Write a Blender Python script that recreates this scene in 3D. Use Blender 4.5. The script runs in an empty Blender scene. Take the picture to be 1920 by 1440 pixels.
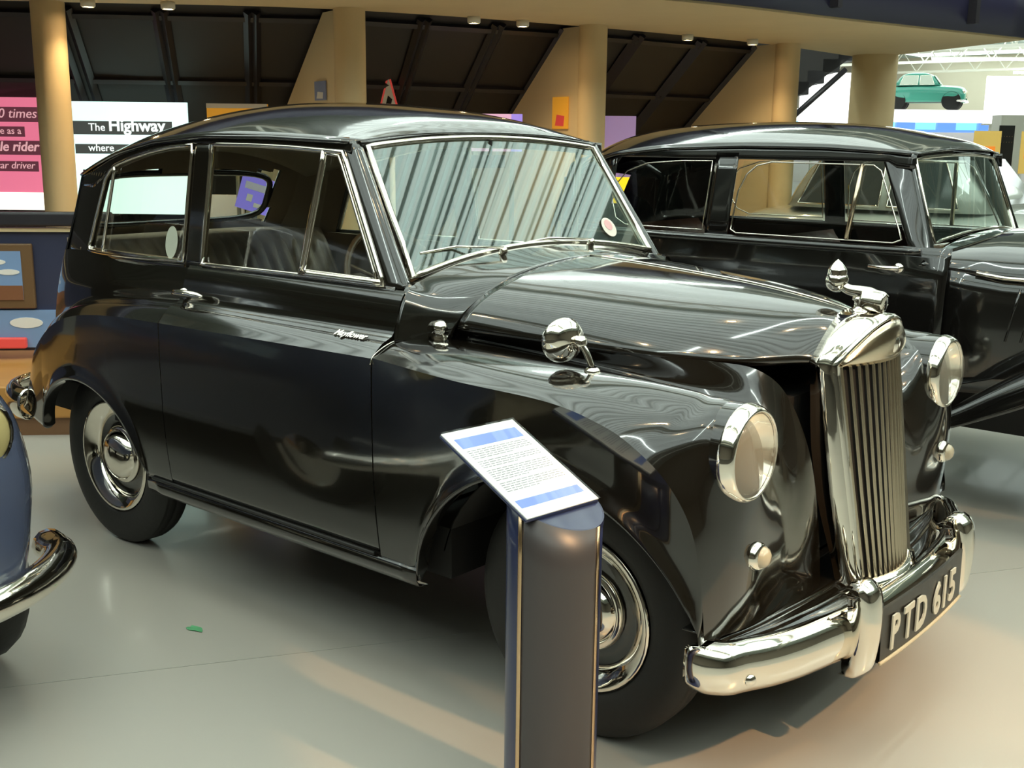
import bpy, math, random
import numpy as np
from mathutils import Matrix, Vector
random.seed(7)
sc = bpy.context.scene
COL = sc.collection

# ---------------------------------------------------------------- camera
CAM = np.array([1.549, -2.773, 1.476])
YAW, PITCH, ROLL, FPX = math.radians(129.675), math.radians(-12.091), math.radians(0.633), 2117.0
_d = np.array([math.cos(YAW)*math.cos(PITCH), math.sin(YAW)*math.cos(PITCH), math.sin(PITCH)])
_r = np.array([math.sin(YAW), -math.cos(YAW), 0.0])
_u = np.cross(_r, _d)
_r2 = math.cos(ROLL)*_r + math.sin(ROLL)*_u
_u2 = -math.sin(ROLL)*_r + math.cos(ROLL)*_u
cd = bpy.data.cameras.new('camera')
cd.sensor_width = 36.0
cd.lens = FPX/1920*36.0
cd.clip_end = 300
cam = bpy.data.objects.new('camera', cd)
COL.objects.link(cam)
M = Matrix.Identity(4)
for i in range(3):
    M[i][0] = _r2[i]; M[i][1] = _u2[i]; M[i][2] = -_d[i]; M[i][3] = CAM[i]
cam.matrix_world = M
sc.camera = cam

# ---------------------------------------------------------------- world, exposure
w = bpy.data.worlds.new('hall_air'); sc.world = w; w.use_nodes = True
w.node_tree.nodes['Background'].inputs[0].default_value = (0.95, 0.92, 0.82, 1)
w.node_tree.nodes['Background'].inputs[1].default_value = 0.10
sc.view_settings.view_transform = 'Standard'
sc.view_settings.look = 'None'
sc.view_settings.exposure = 1.0
sc.view_settings.gamma = 1.0
sc.view_settings.use_curve_mapping = False

# ---------------------------------------------------------------- materials
def mat(name, col, rough=0.5, metal=0.0, coat=0.0, spec=0.5, emit=None, estr=0.0, noise=None, bump=None, sheen=0.0):
    m = bpy.data.materials.new(name); m.use_nodes = True
    nt = m.node_tree; b = nt.nodes['Principled BSDF']
    b.inputs['Base Color'].default_value = (*col, 1)
    b.inputs['Roughness'].default_value = rough
    b.inputs['Metallic'].default_value = metal
    b.inputs['Coat Weight'].default_value = coat
    b.inputs['Coat Roughness'].default_value = 0.045
    b.inputs['Coat IOR'].default_value = 1.53
    b.inputs['Specular IOR Level'].default_value = spec
    b.inputs['Sheen Weight'].default_value = sheen
    if emit:
        b.inputs['Emission Color'].default_value = (*emit, 1)
        b.inputs['Emission Strength'].default_value = estr
    tc = None
    if noise or bump:
        tc = nt.nodes.new('ShaderNodeTexCoord')
    if noise:
        scale, amt, c2 = noise
        n = nt.nodes.new('ShaderNodeTexNoise'); n.inputs['Scale'].default_value = scale; n.inputs['Detail'].default_value = 5
        r = nt.nodes.new('ShaderNodeMapRange'); r.inputs[1].default_value = 0.35; r.inputs[2].default_value = 0.65
        r.inputs[3].default_value = 0; r.inputs[4].default_value = amt
        mx = nt.nodes.new('ShaderNodeMix'); mx.data_type = 'RGBA'
        mx.inputs[6].default_value = (*col, 1); mx.inputs[7].default_value = (*c2, 1)
        nt.links.new(tc.outputs['Object'], n.inputs['Vector']); nt.links.new(n.outputs[0], r.inputs[0])
        nt.links.new(r.outputs[0], mx.inputs[0]); nt.links.new(mx.outputs[2], b.inputs['Base Color'])
    if bump:
        scale, st = bump
        n = nt.nodes.new('ShaderNodeTexNoise'); n.inputs['Scale'].default_value = scale; n.inputs['Detail'].default_value = 3
        bp = nt.nodes.new('ShaderNodeBump'); bp.inputs['Strength'].default_value = st; bp.inputs['Distance'].default_value = 0.01
        nt.links.new(tc.outputs['Object'], n.inputs['Vector']); nt.links.new(n.outputs[0], bp.inputs['Height'])
        nt.links.new(bp.outputs[0], b.inputs['Normal'])
    return m

def glass(name, tint=(0.86, 0.9, 0.86), ior=1.5, gcol=(1, 1, 1)):
    m = bpy.data.materials.new(name); m.use_nodes = True
    nt = m.node_tree
    for n in list(nt.nodes): nt.nodes.remove(n)
    out = nt.nodes.new('ShaderNodeOutputMaterial'); mx = nt.nodes.new('ShaderNodeMixShader')
    tr = nt.nodes.new('ShaderNodeBsdfTransparent'); gl = nt.nodes.new('ShaderNodeBsdfGlossy'); fr = nt.nodes.new('ShaderNodeFresnel')
    tr.inputs[0].default_value = (*tint, 1); gl.inputs['Roughness'].default_value = 0.015; gl.inputs['Color'].default_value = (*gcol, 1); fr.inputs[0].default_value = ior
    ge = nt.nodes.new('ShaderNodeNewGeometry'); mi = nt.nodes.new('ShaderNodeMix')     # same reflectance from both faces of the pane
    mi.inputs[2].default_value = ior; mi.inputs[3].default_value = 1.0/ior
    nt.links.new(ge.outputs['Backfacing'], mi.inputs[0]); nt.links.new(mi.outputs[0], fr.inputs[0])
    nt.links.new(fr.outputs[0], mx.inputs[0]); nt.links.new(tr.outputs[0], mx.inputs[1]); nt.links.new(gl.outputs[0], mx.inputs[2])
    nt.links.new(mx.outputs[0], out.inputs[0])
    return m

BLACK = mat('black_cellulose_paint', (0.0075, 0.0064, 0.0046), 0.12, coat=1.0, spec=0.5)
BLACK2 = mat('older_black_paint', (0.006, 0.0055, 0.005), 0.10, coat=1.0)
CHROME = mat('chrome', (0.88, 0.82, 0.72), 0.05, metal=1.0)
SATIN = mat('satin_nickel', (0.66, 0.56, 0.41), 0.20, metal=1.0)
RUBBER = mat('tyre_rubber', (0.016, 0.015, 0.013), 0.62, bump=(60, 0.1))
DARK = mat('matt_black_underside', (0.008, 0.007, 0.006), 0.8)
GLASS = glass('window_glass')
WGLASS = glass('windscreen_glass', (0.80, 0.88, 0.84), ior=2.25, gcol=(0.88, 1.0, 0.97))
LEATHER = mat('brown_leather', (0.34, 0.265, 0.19), 0.5, noise=(9, 0.5, (0.10, 0.075, 0.05)))
CLOTH = mat('beige_headlining', (0.36, 0.31, 0.23), 0.9)
WOODT = mat('walnut_trim', (0.10, 0.05, 0.02), 0.3, coat=0.5)
SILVER = mat('silver_lettering', (0.66, 0.64, 0.54), 0.45, metal=0.2)
PLATE = mat('black_number_plate', (0.02, 0.019, 0.016), 0.35)
BLUEPAINT = mat('slate_blue_car_paint', (0.085, 0.10, 0.16), 0.15, coat=1.0)
NAVY = mat('navy_enamel', (0.022, 0.030, 0.085), 0.28, coat=0.4)
POSTGREY = mat('grey_anodised_face', (0.075, 0.068, 0.07), 0.35, metal=0.3)
COPPER = mat('bronze_edge_strip', (0.72, 0.50, 0.30), 0.25, metal=1.0)
PAPER = mat('white_paper', (0.86, 0.86, 0.82), 0.5)
BLUEINK = mat('blue_ink', (0.20, 0.30, 0.72), 0.5)
GREYINK = mat('grey_ink', (0.30, 0.30, 0.32), 0.6)
CLEAR = glass('acrylic_sheet', (0.97, 0.97, 0.97), 1.3)
CONCRETE = mat('cream_painted_concrete', (0.68, 0.52, 0.29), 0.7, noise=(3, 0.35, (0.62, 0.47, 0.26)))
CREAM = mat('cream_fin_paint', (0.78, 0.63, 0.38), 0.6)
DARKPANEL = mat('dark_brown_panel', (0.018, 0.014, 0.012), 0.5)
DARKRIB = mat('dark_rib_metal', (0.025, 0.022, 0.026), 0.35)
FASCIA = mat('dark_navy_fascia', (0.02, 0.018, 0.045), 0.4)
AMBERGLASS = mat('amber_reflector', (0.8, 0.35, 0.03), 0.2)
REDGLASS = mat('red_lens', (0.55, 0.03, 0.06), 0.2)

# ---------------------------------------------------------------- object helpers
def link(o, parent=None, root=None):
    COL.objects.link(o)
    if parent is not None:
        o.parent = parent
        o.matrix_parent_inverse = world_of(parent).inverted()
    return o
_W = {}
def world_of(o):
    return _W.get(o.name, Matrix.Identity(4))
def thing(name, label, cat, loc=(0, 0, 0), rotz=0.0, group=None):
    o = bpy.data.objects.new(name, None); COL.objects.link(o)
    o.empty_display_size = 0.1
    mw = Matrix.Translation(Vector(loc)) @ Matrix.Rotation(rotz, 4, 'Z')
    o.location = loc; o.rotation_euler = (0, 0, rotz)
    _W[o.name] = mw
    o['label'] = label; o['category'] = cat
    if group: o['group'] = group
    return o
def tag(o, label, cat, group=None):
    o['label'] = label; o['category'] = cat
    if group: o['group'] = group
    return o
def struct(o):
    o['kind'] = 'structure'; return o

def mk(name, V, F, m, parent=None, smooth=True, thick=0.0, bevel=0.0, sub=0):
    me = bpy.data.meshes.new(name)
    me.from_pydata([tuple(map(float, v)) for v in V], [], F)
    me.materials.append(m)
    if smooth:
        me.polygons.foreach_set('use_smooth', [True]*len(me.polygons))
    me.update()
    o = bpy.data.objects.new(name, me)
    link(o, parent)
    if thick:
        md = o.modifiers.new('thickness', 'SOLIDIFY'); md.thickness = thick; md.offset = 0
    if bevel:
        md = o.modifiers.new('bevel', 'BEVEL'); md.width = bevel; md.segments = 3; md.limit_method = 'ANGLE'
        md.harden_normals = False
    if sub:
        md = o.modifiers.new('sub', 'SUBSURF'); md.levels = sub; md.render_levels = sub
    return o

class MB:
    def __init__(s): s.V = []; s.F = []
    def add(s, V, F):
        k = len(s.V); s.V += [tuple(map(float, v)) for v in V]; s.F += [tuple(i+k for i in f) for f in F]
        return s
    def build(s, name, m, parent=None, **kw): return mk(name, s.V, s.F, m, parent, **kw)

def cr(P, n):
    P = np.asarray(P, float); k = len(P)
    sh = P.shape[1:]; P = P.reshape(k, -1)
    Q = np.vstack([2*P[0]-P[1], P, 2*P[-1]-P[-2]])
    t = np.linspace(0, k-1, n); i = np.minimum(t.astype(int), k-2); u = (t-i)[:, None]
    p0, p1, p2, p3 = Q[i], Q[i+1], Q[i+2], Q[i+3]
    r = .5*(2*p1+(-p0+p2)*u+(2*p0-5*p1+4*p2-p3)*u*u+(-p0+3*p1-3*p2+p3)*u**3)
    return r.reshape((n,)+sh)
def surf(lines, nu, nv):
    A = np.asarray(lines, float)              # L,K,3
    A = np.stack([cr(l, nu) for l in A])      # L,nu,3
    return cr(A, nv)                          # nv,nu,3
def grid(A, flip=False, closed_u=False, closed_v=False):
    A = np.asarray(A, float); n, m = A.shape[:2]
    V = A.reshape(-1, 3); F = []
    for i in range(n if closed_v else n-1):
        for j in range(m if closed_u else m-1):
            a, b, c, e = i*m+j, i*m+(j+1) % m, ((i+1) % n)*m+(j+1) % m, ((i+1) % n)*m+j
            F.append((a, e, c, b) if flip else (a, b, c, e))
    return V, F
def mir(A, s):
    A = np.array(A, float).copy(); A[..., 1] *= s; return A

def box(c, size, rz=0.0, ax=None):
    hx, hy, hz = [q/2 for q in size]
    V = np.array([(x, y, z) for x in (-hx, hx) for y in (-hy, hy) for z in (-hz, hz)])
    if ax is not None: V = V @ np.array(ax)
    elif rz:
        cs, sn = math.cos(rz), math.sin(rz); V = np.stack([V[:, 0]*cs-V[:, 1]*sn, V[:, 0]*sn+V[:, 1]*cs, V[:, 2]], -1)
    F = [(0, 1, 3, 2), (4, 6, 7, 5), (0, 4, 5, 1), (2, 3, 7, 6), (0, 2, 6, 4), (1, 5, 7, 3)]
    return V+np.array(c), F
def tube(P, rad, n=8, closed=False, caps=True, flat=None):
    P = np.asarray(P, float); k = len(P)
    rad = np.broadcast_to(rad, (k,)) if np.ndim(rad) < 2 else rad
    T = np.gradient(P, axis=0) if not closed else (np.roll(P, -1, 0)-np.roll(P, 1, 0))
    T /= np.linalg.norm(T, axis=1)[:, None]+1e-12
    ref = np.array([0, 0, 1.0]) if abs(T[0][2]) < .9 else np.array([1.0, 0, 0])
    N = np.cross(ref, T[0]); N /= np.linalg.norm(N)
    V = []
    for i in range(k):
        N = N-T[i]*(N@T[i]); N /= np.linalg.norm(N)+1e-12
        B = np.cross(T[i], N)
        for a in range(n):
            th = 2*math.pi*a/n
            V.append(P[i]+rad[i]*(math.cos(th)*N+math.sin(th)*B))
    F = []
    for i in range(k if closed else k-1):
        for a in range(n):
            j = (i+1) % k
            F.append((i*n+a, i*n+(a+1) % n, j*n+(a+1) % n, j*n+a))
    if caps and not closed:
        F.append(tuple(range(n))[::-1]); F.append(tuple((k-1)*n+a for a in range(n)))
    return V, F
def lathe(prof, c=(0, 0, 0), axis=(0, 0, 1), n=32, arc=None):
    ax = np.array(axis, float); ax /= np.linalg.norm(ax)
    ref = np.array([0, 0, 1.0]) if abs(ax[2]) < .9 else np.array([1.0, 0, 0])
    e1 = np.cross(ref, ax); e1 /= np.linalg.norm(e1); e2 = np.cross(ax, e1)
    A = []
    for r, a in prof:
        A.append([np.array(c)+ax*a+r*(math.cos(t)*e1+math.sin(t)*e2) for t in np.linspace(0, 2*math.pi, n, endpoint=False)])
    return grid(np.array(A), closed_u=True)
def pane(pts, normal_off=0.0):
    return [tuple(p) for p in pts], [tuple(range(len(pts)))]
def poly_prism(P2, z0, z1):
    n = len(P2); V = [(x, y, z0) for x, y in P2]+[(x, y, z1) for x, y in P2]
    F = [tuple(range(n))[::-1], tuple(range(n, 2*n))]+[(i, (i+1) % n, n+(i+1) % n, n+i) for i in range(n)]
    return V, F
def slab_poly(pts, off):
    """closed prism from a planar polygon (3D points) extruded by the vector off"""
    P = np.asarray(pts, float); n = len(P); V = list(P)+list(P+np.array(off))
    F = [tuple(range(n))[::-1], tuple(range(n, 2*n))]+[(i, (i+1) % n, n+(i+1) % n, n+i) for i in range(n)]
    return V, F
def text_mesh(body, size, origin, right, up, extrude=0.002, align='LEFT', shear=0.0, bold=0.0, space=1.0):
    cu = bpy.data.curves.new('t', 'FONT'); cu.body = body; cu.size = size; cu.extrude = extrude; cu.align_x = align
    cu.align_y = 'BOTTOM_BASELINE'; cu.shear = shear; cu.offset = bold; cu.space_character = space; cu.resolution_u = 3
    o = bpy.data.objects.new('t', cu); COL.objects.link(o)
    dg = bpy.context.evaluated_depsgraph_get()
    me = bpy.data.meshes.new_from_object(o.evaluated_get(dg))
    bpy.data.objects.remove(o)
    r = np.array(right, float); r /= np.linalg.norm(r); u = np.array(up, float); u -= r*(u@r); u /= np.linalg.norm(u); n = np.cross(r, u)
    V = [np.array(origin)+r*v.co[0]+u*v.co[1]+n*v.co[2] for v in me.vertices]
    F = [tuple(p.vertices) for p in me.polygons]
    bpy.data.meshes.remove(me)
    return V, F

def interp(x, xs, ys):
    return np.interp(x, xs, ys)


# ================================================================ THE HALL (structure)
FLOORM = mat('grey_green_floor_paint', (0.445, 0.42, 0.37), 0.22, coat=0.15, noise=(0.8, 0.35, (0.41, 0.39, 0.35)))
UNSEEN_DARK = mat('added_dark_floor', (0.032, 0.026, 0.017), 0.95)  # for the added floor strip outside the view
DECK = mat('pale_teal_roof_deck', (0.60, 0.70, 0.68), 0.45)
STEEL = mat('white_painted_steel', (0.80, 0.78, 0.68), 0.5)
DSTEEL = mat('grey_green_steel', (0.13, 0.14, 0.12), 0.5)
HWALL = mat('hall_wall_paint', (0.22, 0.19, 0.15), 0.8)
FWALL = mat('far_wall_paint', (0.88, 0.82, 0.66), 0.8)
TUBE = mat('fluorescent_tube', (0.9, 0.95, 0.92), 0.4, emit=(0.86, 1.0, 0.93), estr=14.0)
LAMPFACE = mat('spot_lamp_face', (1, .85, .6), 0.4, emit=(1.0, 0.72, 0.40), estr=60.0)

fl = struct(mk('floor', *box((0, 15, -0.1), (90, 140, 0.2)), FLOORM, smooth=False))
for i in range(1):        # faint joint in the floor
    mk('floor_joint', *box((-1.08, -1.08, 0.0004), (0.004, 9.0, 0.001), rz=math.radians(-33.3)), mat('joint_line', (0.33, 0.32, 0.28), 0.4), fl, smooth=False)
mk('unseen_dark_strip', *box((0, -7.15, 0.003), (40, 6.9, 0.006)), UNSEEN_DARK, fl, smooth=False)  # unseen dark strip, added to darken the reflection in the saloon's flank

# roof deck: corrugated sheets on purlins, high over the cars
def corrugated(x0, x1, y0, y1, z, pitch, h):
    xs = []; k = int((x1-x0)/pitch)
    V = []; F = []
    for i in range(k):
        b = x0+i*pitch
        for dx, dz in ((0, 0), (.42*pitch, 0), (.5*pitch, h), (.92*pitch, h)):
            xs.append((b+dx, z+dz))
    for x, zz in xs: V += [(y0, x, zz), (y1, x, zz)]
    for i in range(len(xs)-1): F.append((2*i, 2*i+1, 2*i+3, 2*i+2))
    return V, F
RL1 = mat('translucent_rooflight_crown_lit', (0.6, 0.7, 0.68), 0.5, emit=(0.90, 0.98, 0.91), estr=1.15)
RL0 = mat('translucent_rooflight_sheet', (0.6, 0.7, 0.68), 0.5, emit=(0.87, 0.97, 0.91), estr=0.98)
RL2 = mat('translucent_rooflight_valley_shaded', (0.6, 0.7, 0.68), 0.5, emit=(0.84, 0.96, 0.91), estr=0.82)  # dimmer copy of the sheet: rib shading put into the glow
ceil_ = struct(mk('ceiling', *corrugated(-14, 70, -26, 16, 6.6, 0.34, 0.08), DECK, smooth=False))
for y0, y1, x0, x1 in ((-8.7, -3.3, -9, 9), (-2.75, 2.95, -9, 9), (3.45, 9.25, -9, -3.5), (3.45, 9.25, -3.5, 9), (25.0, 29.5, -20, 8), (38.5, 43.0, -22, 2), (45, 50.5, -24, 2), (52, 57, -24, 2), (59, 65, -24, 2)):  # bays behind the viewer, over gallery and at far wall added to brighten
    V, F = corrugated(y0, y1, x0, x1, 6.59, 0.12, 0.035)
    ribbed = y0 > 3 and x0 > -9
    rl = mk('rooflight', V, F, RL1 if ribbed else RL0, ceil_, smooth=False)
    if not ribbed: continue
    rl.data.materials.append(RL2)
    for i, p_ in enumerate(rl.data.polygons): p_.material_index = 1 if i % 4 in (2, 3) else 0  # alternate rib faces take the shaded copy
tr = MB()
for yb in (-9, -3, 3.2, 9.5, 16, 23, 30, 37, 44, 51, 58):
    for zz in (5.3, 6.3):
        tr.add(*box((-5, yb, zz), (42, 0.12, 0.12)))
    for k in range(28):
        x = -26+k*1.5
        tr.add(*tube([(x, yb, 5.3), (x+.75, yb, 6.3), (x+1.5, yb, 5.3)], 0.035, 6))
t_ = struct(tr.build('trim_1', STEEL, smooth=False))
struct(mk('wall_behind', *box((0, -14, 3.3), (90, 0.3, 6.8)), HWALL, smooth=False))
struct(mk('wall_right', *box((16, 25, 3.3), (0.3, 80, 6.8)), HWALL, smooth=False))
struct(mk('wall_left', *box((-26, 25, 3.3), (0.3, 80, 6.8)), HWALL, smooth=False))
struct(mk('wall_far', *box((-5, 66, 3.3), (42, 0.3, 6.8)), FWALL, smooth=False))

# hanging fluorescent battens (the hall's own light)
def batten(x, y, z, L, rz, where):
    t = thing('fluorescent_batten', 'long fluorescent batten hanging from the roof trusses '+where, 'light', (x, y, z), rz, 'fluorescent battens under the hall roof')
    R = Matrix.Translation((x, y, z)) @ Matrix.Rotation(rz, 4, 'Z')
    def tf(VF): return [tuple(R @ Vector(v)) for v in VF[0]], VF[1]
    mk('housing', *tf(box((0, 0, 0.09), (L, 0.06, 0.05))), STEEL, t, smooth=False)
    mk('tube', *tf(tube([(-L/2+.05, 0, .02), (L/2-.05, 0, .02)], 0.04, 10)), TUBE, t)
    for sx in (-1, 1):
        mk('hanger', *tf(tube([(sx*L*.35, 0, .1), (sx*L*.35, 0, 5.35-z+.2)], 0.008, 6)), DSTEEL, t)
for x, y, where in ((-4.5, -1.5, 'behind the cars, near end'), (-4.5, 6.5, 'behind the cars, far end'), (0.5, -3.6, 'above the viewer'), (0.6, 2.8, 'above the black saloons'),
                    (0.8, 9.0, 'past the black saloons'), (5.5, -2.5, 'in front of the cars, near end'), (5.5, 4.5, 'in front of the cars, far end'), (-8, 20, 'in the middle of the hall'),
                    (0, 20, 'right of the middle of the hall'), (-12, 33, 'over the near side of the gallery'), (-14, 47, 'over the gallery car'), (-6, 44, 'beside the gallery'), (-14, 58, 'at the far wall')):
    batten(x, y, 5.0, 5.5, math.radians(90 if y < 12 else 40), where)

# spot lamps on stems: warm museum light on the cars
def spot(loc, target, power, size, blend, where, rad=0.05, col=(1.0, 0.56, 0.23), top=5.3):
    t = thing('spot_lamp', 'warm cylindrical spot lamp hanging on a stem '+where, 'spotlight', loc, 0, 'spot lamps over the cars')
    L = np.array(loc, float); d = np.array(target, float)-L; d /= np.linalg.norm(d)
    mk('can', *lathe([(0.0, -.20), (.05, -.20), (.065, -.18), (.07, -.02), (.075, 0.0), (.06, 0.0), (.055, -.03)], L, d, 20), DSTEEL, t)
    mk('lamp_face', *lathe([(.0, -.024), (.055, -.03)], L, d, 20), LAMPFACE, t)
    mk('stem', *tube([L-d*.15, L-d*.15+np.array([0, 0, .25]), (L[0], L[1], top)], 0.01, 6), DSTEEL, t)
    ld = bpy.data.lights.new('spot_light', 'SPOT'); ld.energy = power; ld.spot_size = math.radians(size); ld.spot_blend = blend
    ld.color = col; ld.shadow_soft_size = rad
    o = bpy.data.objects.new('spot_light', ld); COL.objects.link(o)
    o.location = L+d*0.01; o.rotation_euler = Vector(-d).to_track_quat('Z', 'Y').to_euler()
    o.parent = t; o.matrix_parent_inverse = world_of(t).inverted()
spot((3.4, -0.9, 3.6), (0.60, -0.35, 0.1), 260, 27, .18, 'in front of the radiator')
spot((3.2, 1.8, 4.0), (0.55, 1.3, 0.0), 80, 34, .3, 'in front of the far saloon')
spot((0.9, -1.0, 4.6), (-0.2, -0.35, 0.95), 60, 12, .4, 'over the bonnet')
spot((-0.6, -1.6, 4.6), (-0.9, -0.2, 1.5), 60, 14, .4, 'over the windscreen')
spot((1.4, 0.9, 4.6), (0.1, 0.3, 0.95), 60, 14, .4, 'over the far wing')
spot((-0.3, 1.2, 4.6), (-0.6, 2.3, 1.5), 80, 20, .4, 'over the far saloon roof')
spot((-2.2, -2.6, 4.6), (-1.8, -0.5, 1.1), 40, 12, .4, 'over the rear quarter')
spot((-1.2, -3.0, 4.6), (-1.0, -0.6, 1.0), 40, 12, .4, 'over the door')
spot((0.85, -2.2, 4.6), (0.1, -0.65, 0.95), 40, 10, .4, 'over the near wing')
spot((2.3, -1.9, 4.6), (0.4, -0.6, 0.8), 60, 12, .4, 'over the near headlamp')

# ================================================================ THE BLACK RAZOR-EDGED SALOON
CAR = thing('vintage_saloon', 'black razor-edged vintage saloon with number plate PTD 615 in front', 'car', (-1.07, 0, 0))
def part(name, VF, m, parent=None, **kw): return mk(name, VF[0], VF[1], m, parent if parent is not None else CAR, **kw)

# ---- profile functions -------------------------------------------------
def slabY(z):   # half width of the flat flank against height
    return interp(z, [.28, .33, .40, .50, .62, .80, .92], [.742, .752, .766, .778, .785, .787, .785])
def archF(x):   # front wheel opening
    q = 1-((x-0.0)/.44)**2
    return .28+.43*math.sqrt(q) if q > 0 else 0
def archR(x):
    q = 1-((x+2.065)/.375)**2
    return .35+.298*math.sqrt(q) if q > 0 else 0
SILL = .375     # bottom of door, top of sill
F_IN = [(-.578, .545, .985), (-.3, .51, .977), (0, .46, .968), (.2, .395, .962), (.30, .340, .945), (.355, .285, .88), (.40, .240, .74), (.424, .215, .57), (.432, .19, .385)]
F_CR = [(-.578, .53, .955), (-.3, .478, .935), (0, .452, .910), (.2, .43, .878), (.31, .405, .84), (.375, .385, .79), (.415, .365, .69), (.436, .35, .54), (.434, .335, .395)]
F_MI = [(-.578, .58, .957), (-.3, .535, .943), (0, .53, .930), (.2, .525, .912), (.31, .52, .893), (.395, .512, .862), (.430, .49, .71), (.446, .475, .57), (.438, .455, .400)]
F_TOP = [(-.578, .64, .958), (-.3, .63, .950), (0, .62, .945), (.2, .613, .938), (.31, .61, .930), (.40, .608, .908), (.440, .60, .75), (.45, .59, .57), (.436, .565, .402)]
F_OUT = [(-.578, .71, .952), (-.3, .715, .938), (0, .712, .928), (.2, .70, .905), (.30, .700, .892), (.395, .702, .866), (.432, .686, .69), (.438, .67, .56), (.426, .65, .407)]
F_EDG = [(-.578, .783, .922), (-.3, .785, .904), (0, .785, .896), (.15, .783, .868), (.235, .779, .832), (.32, .772, .768), (.38, .762, .675), (.405, .75, .55), (.412, .735, .415)]
R_BLT = [(-1.548, .655, 1.085), (-1.8, .652, 1.083), (-2.05, .635, 1.08), (-2.25, .607, 1.076), (-2.45, .565, 1.065), (-2.573, .515, 1.05), (-2.68, .40, 1.035), (-2.73, .22, 1.03), (-2.74, 0, 1.03)]
R_MID = [(-1.548, .69, 1.0), (-1.8, .69, .99), (-2.05, .675, .98), (-2.25, .645, .965), (-2.45, .60, .94), (-2.62, .53, .9), (-2.76, .41, .86), (-2.84, .22, .84), (-2.85, 0, .84)]
R_VAL = [(-1.548, .705, .962), (-1.8, .703, .947), (-2.05, .69, .922), (-2.25, .66, .885), (-2.45, .615, .82), (-2.65, .55, .72), (-2.80, .43, .65), (-2.9, .22, .62), (-2.92, 0, .62)]
R_OUT = [(-1.548, .747, .949), (-1.8, .744, .936), (-2.05, .732, .912), (-2.25, .707, .868), (-2.44, .67, .79), (-2.62, .62, .67), (-2.78, .52, .55), (-2.92, .26, .5), (-2.94, 0, .5)]
R_EDG = [(-1.548, .787, .908), (-1.8, .785, .902), (-2.05, .769, .878), (-2.25, .743, .832), (-2.42, .713, .757), (-2.58, .675, .65), (-2.70, .62, .52), (-2.78, .48, .44), (-2.8, 0, .42)]
D_SEC = [(.655, 1.085), (.673, 1.06), (.690, 1.01), (.706, .972), (.745, .953), (None, None)]

def slab_cols(edge, bottom, lip=None, rows=16):
    """flank panel hanging from the edge line down to bottom(x)"""
    out = []
    for ex, ey, ez in edge:
        zb, isarch = bottom(ex); zb = min(zb, ez-.004)
        col = []
        for j in range(rows):
            t = j/(rows-1); t = 1-(1-t)**1.25
            z = ez+(zb-ez)*t
            y = slabY(z)+(ey-slabY(min(max(ez, .3), .92)))*(1-.35*t)
            if isarch: y += .014*math.exp(-((z-zb)/.03)**2)
            col.append((ex, y, z))
        if isarch:                      # turned-in flange
            x0, y0, z0 = col[-1]
            col += [(x0, y0-.006, z0-.003), (x0, y0-.05, z0+.004)]
        else:
            x0, y0, z0 = col[-1]
            col += [(x0, y0-.008, z0-.002), (x0, y0-.02, z0)]
        out.append(col)
    return np.array(out)

for s in (-1, 1):
    # ---- front wing
    A = surf([F_IN, F_CR, F_MI, F_TOP, F_OUT, F_EDG], 90, 60)
    mb = MB(); mb.add(*grid(mir(A, s), flip=(s < 0)))
    edge = cr(F_EDG, 120)
    xs = list(edge)
    def botF(x):
        a = archF(x)
        if a > 0.33: return a, True
        return .33, False
    S = slab_cols(edge, botF)
    mb.add(*grid(mir(S, s), flip=(s > 0)))
    fw = mb.build('front_wing', BLACK, CAR)
    # ---- door
    xs = np.linspace(-1.5470, -.5790, 50); lines = []
    for x in xs:
        t = (x+1.545)/(.967)
        ze = .908+(.921-.908)*t
        sec = [(x, y, z) for y, z in D_SEC[:-1]]+[(x, .7855, ze)]
        lines.append(cr(sec, 26))
    mb = MB(); mb.add(*grid(mir(np.array(lines), s), flip=(s > 0)))
    S = slab_cols([l[-1] for l in lines], lambda x: (SILL+.008, False))
    mb.add(*grid(mir(S, s), flip=(s > 0)))
    door = mb.build('door', BLACK, CAR)
    # door handle
    hb = MB()
    hp = cr([(-1.545, .70, .993), (-1.535, .728, 1.0), (-1.50, .735, 1.003), (-1.44, .733, 1.003), (-1.392, .726, 1.0)], 16)
    hb.add(*tube(mir(hp, s), [.008, .009, .010]+[.0115]*10+[.010, .008, .004], 10))
    hb.add(*lathe([(.0, .018), (.014, .014), (.018, 0)], (-1.535, s*.692, .995), (0, s, 0), 14))
    hb.build('door_handle', CHROME, door)
    # ---- sill under the door
    sx = np.linspace(-1.69, -.44, 20); SL = []
    for x in sx:
        SL.append([(x, .757, .370), (x, .764, .36), (x, .762, .335), (x, .752, .318), (x, .72, .312)])
    part('sill', grid(mir(np.array(SL), s), flip=(s > 0)), BLACK, thick=0.004)
    part('sill_rubber', tube([(x, s*.764, .374) for x in np.linspace(-1.66, -.60, 8)], .006, 6), RUBBER)
    # ---- rear wing, quarter panel and half of the tail
    A = surf([R_BLT, R_MID, R_VAL, R_OUT, R_EDG], 90, 46)
    mb = MB(); mb.add(*grid(mir(A, s), flip=(s < 0)))
    edge = cr(R_EDG, 170)
    edge = [e for e in edge if e[0] > -2.715]
    def botR(x):
        a = archR(x)
        if a > .395: return a, True
        if x < -2.4: return .395+(-2.4-x)*.16, False
        return SILL, False
    S = slab_cols(edge, botR)
    mb.add(*grid(mir(S, s), flip=(s < 0)))
    mb.build('rear_wing', BLACK, CAR)
    # ---- wheel wells
    for cx, a in ((0, .43), (-2.09, .375)):
        W_ = []
        for t in np.linspace(.25, math.pi-(.25 if cx == 0 else .95), 24):
            W_.append([(cx+a*math.cos(t), s*.68, .30+a*.97*math.sin(t)), (cx+a*math.cos(t), s*.40, .30+a*.97*math.sin(t))])
        part('wheel_well', grid(np.array(W_)), DARK, thick=0.004)

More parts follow.
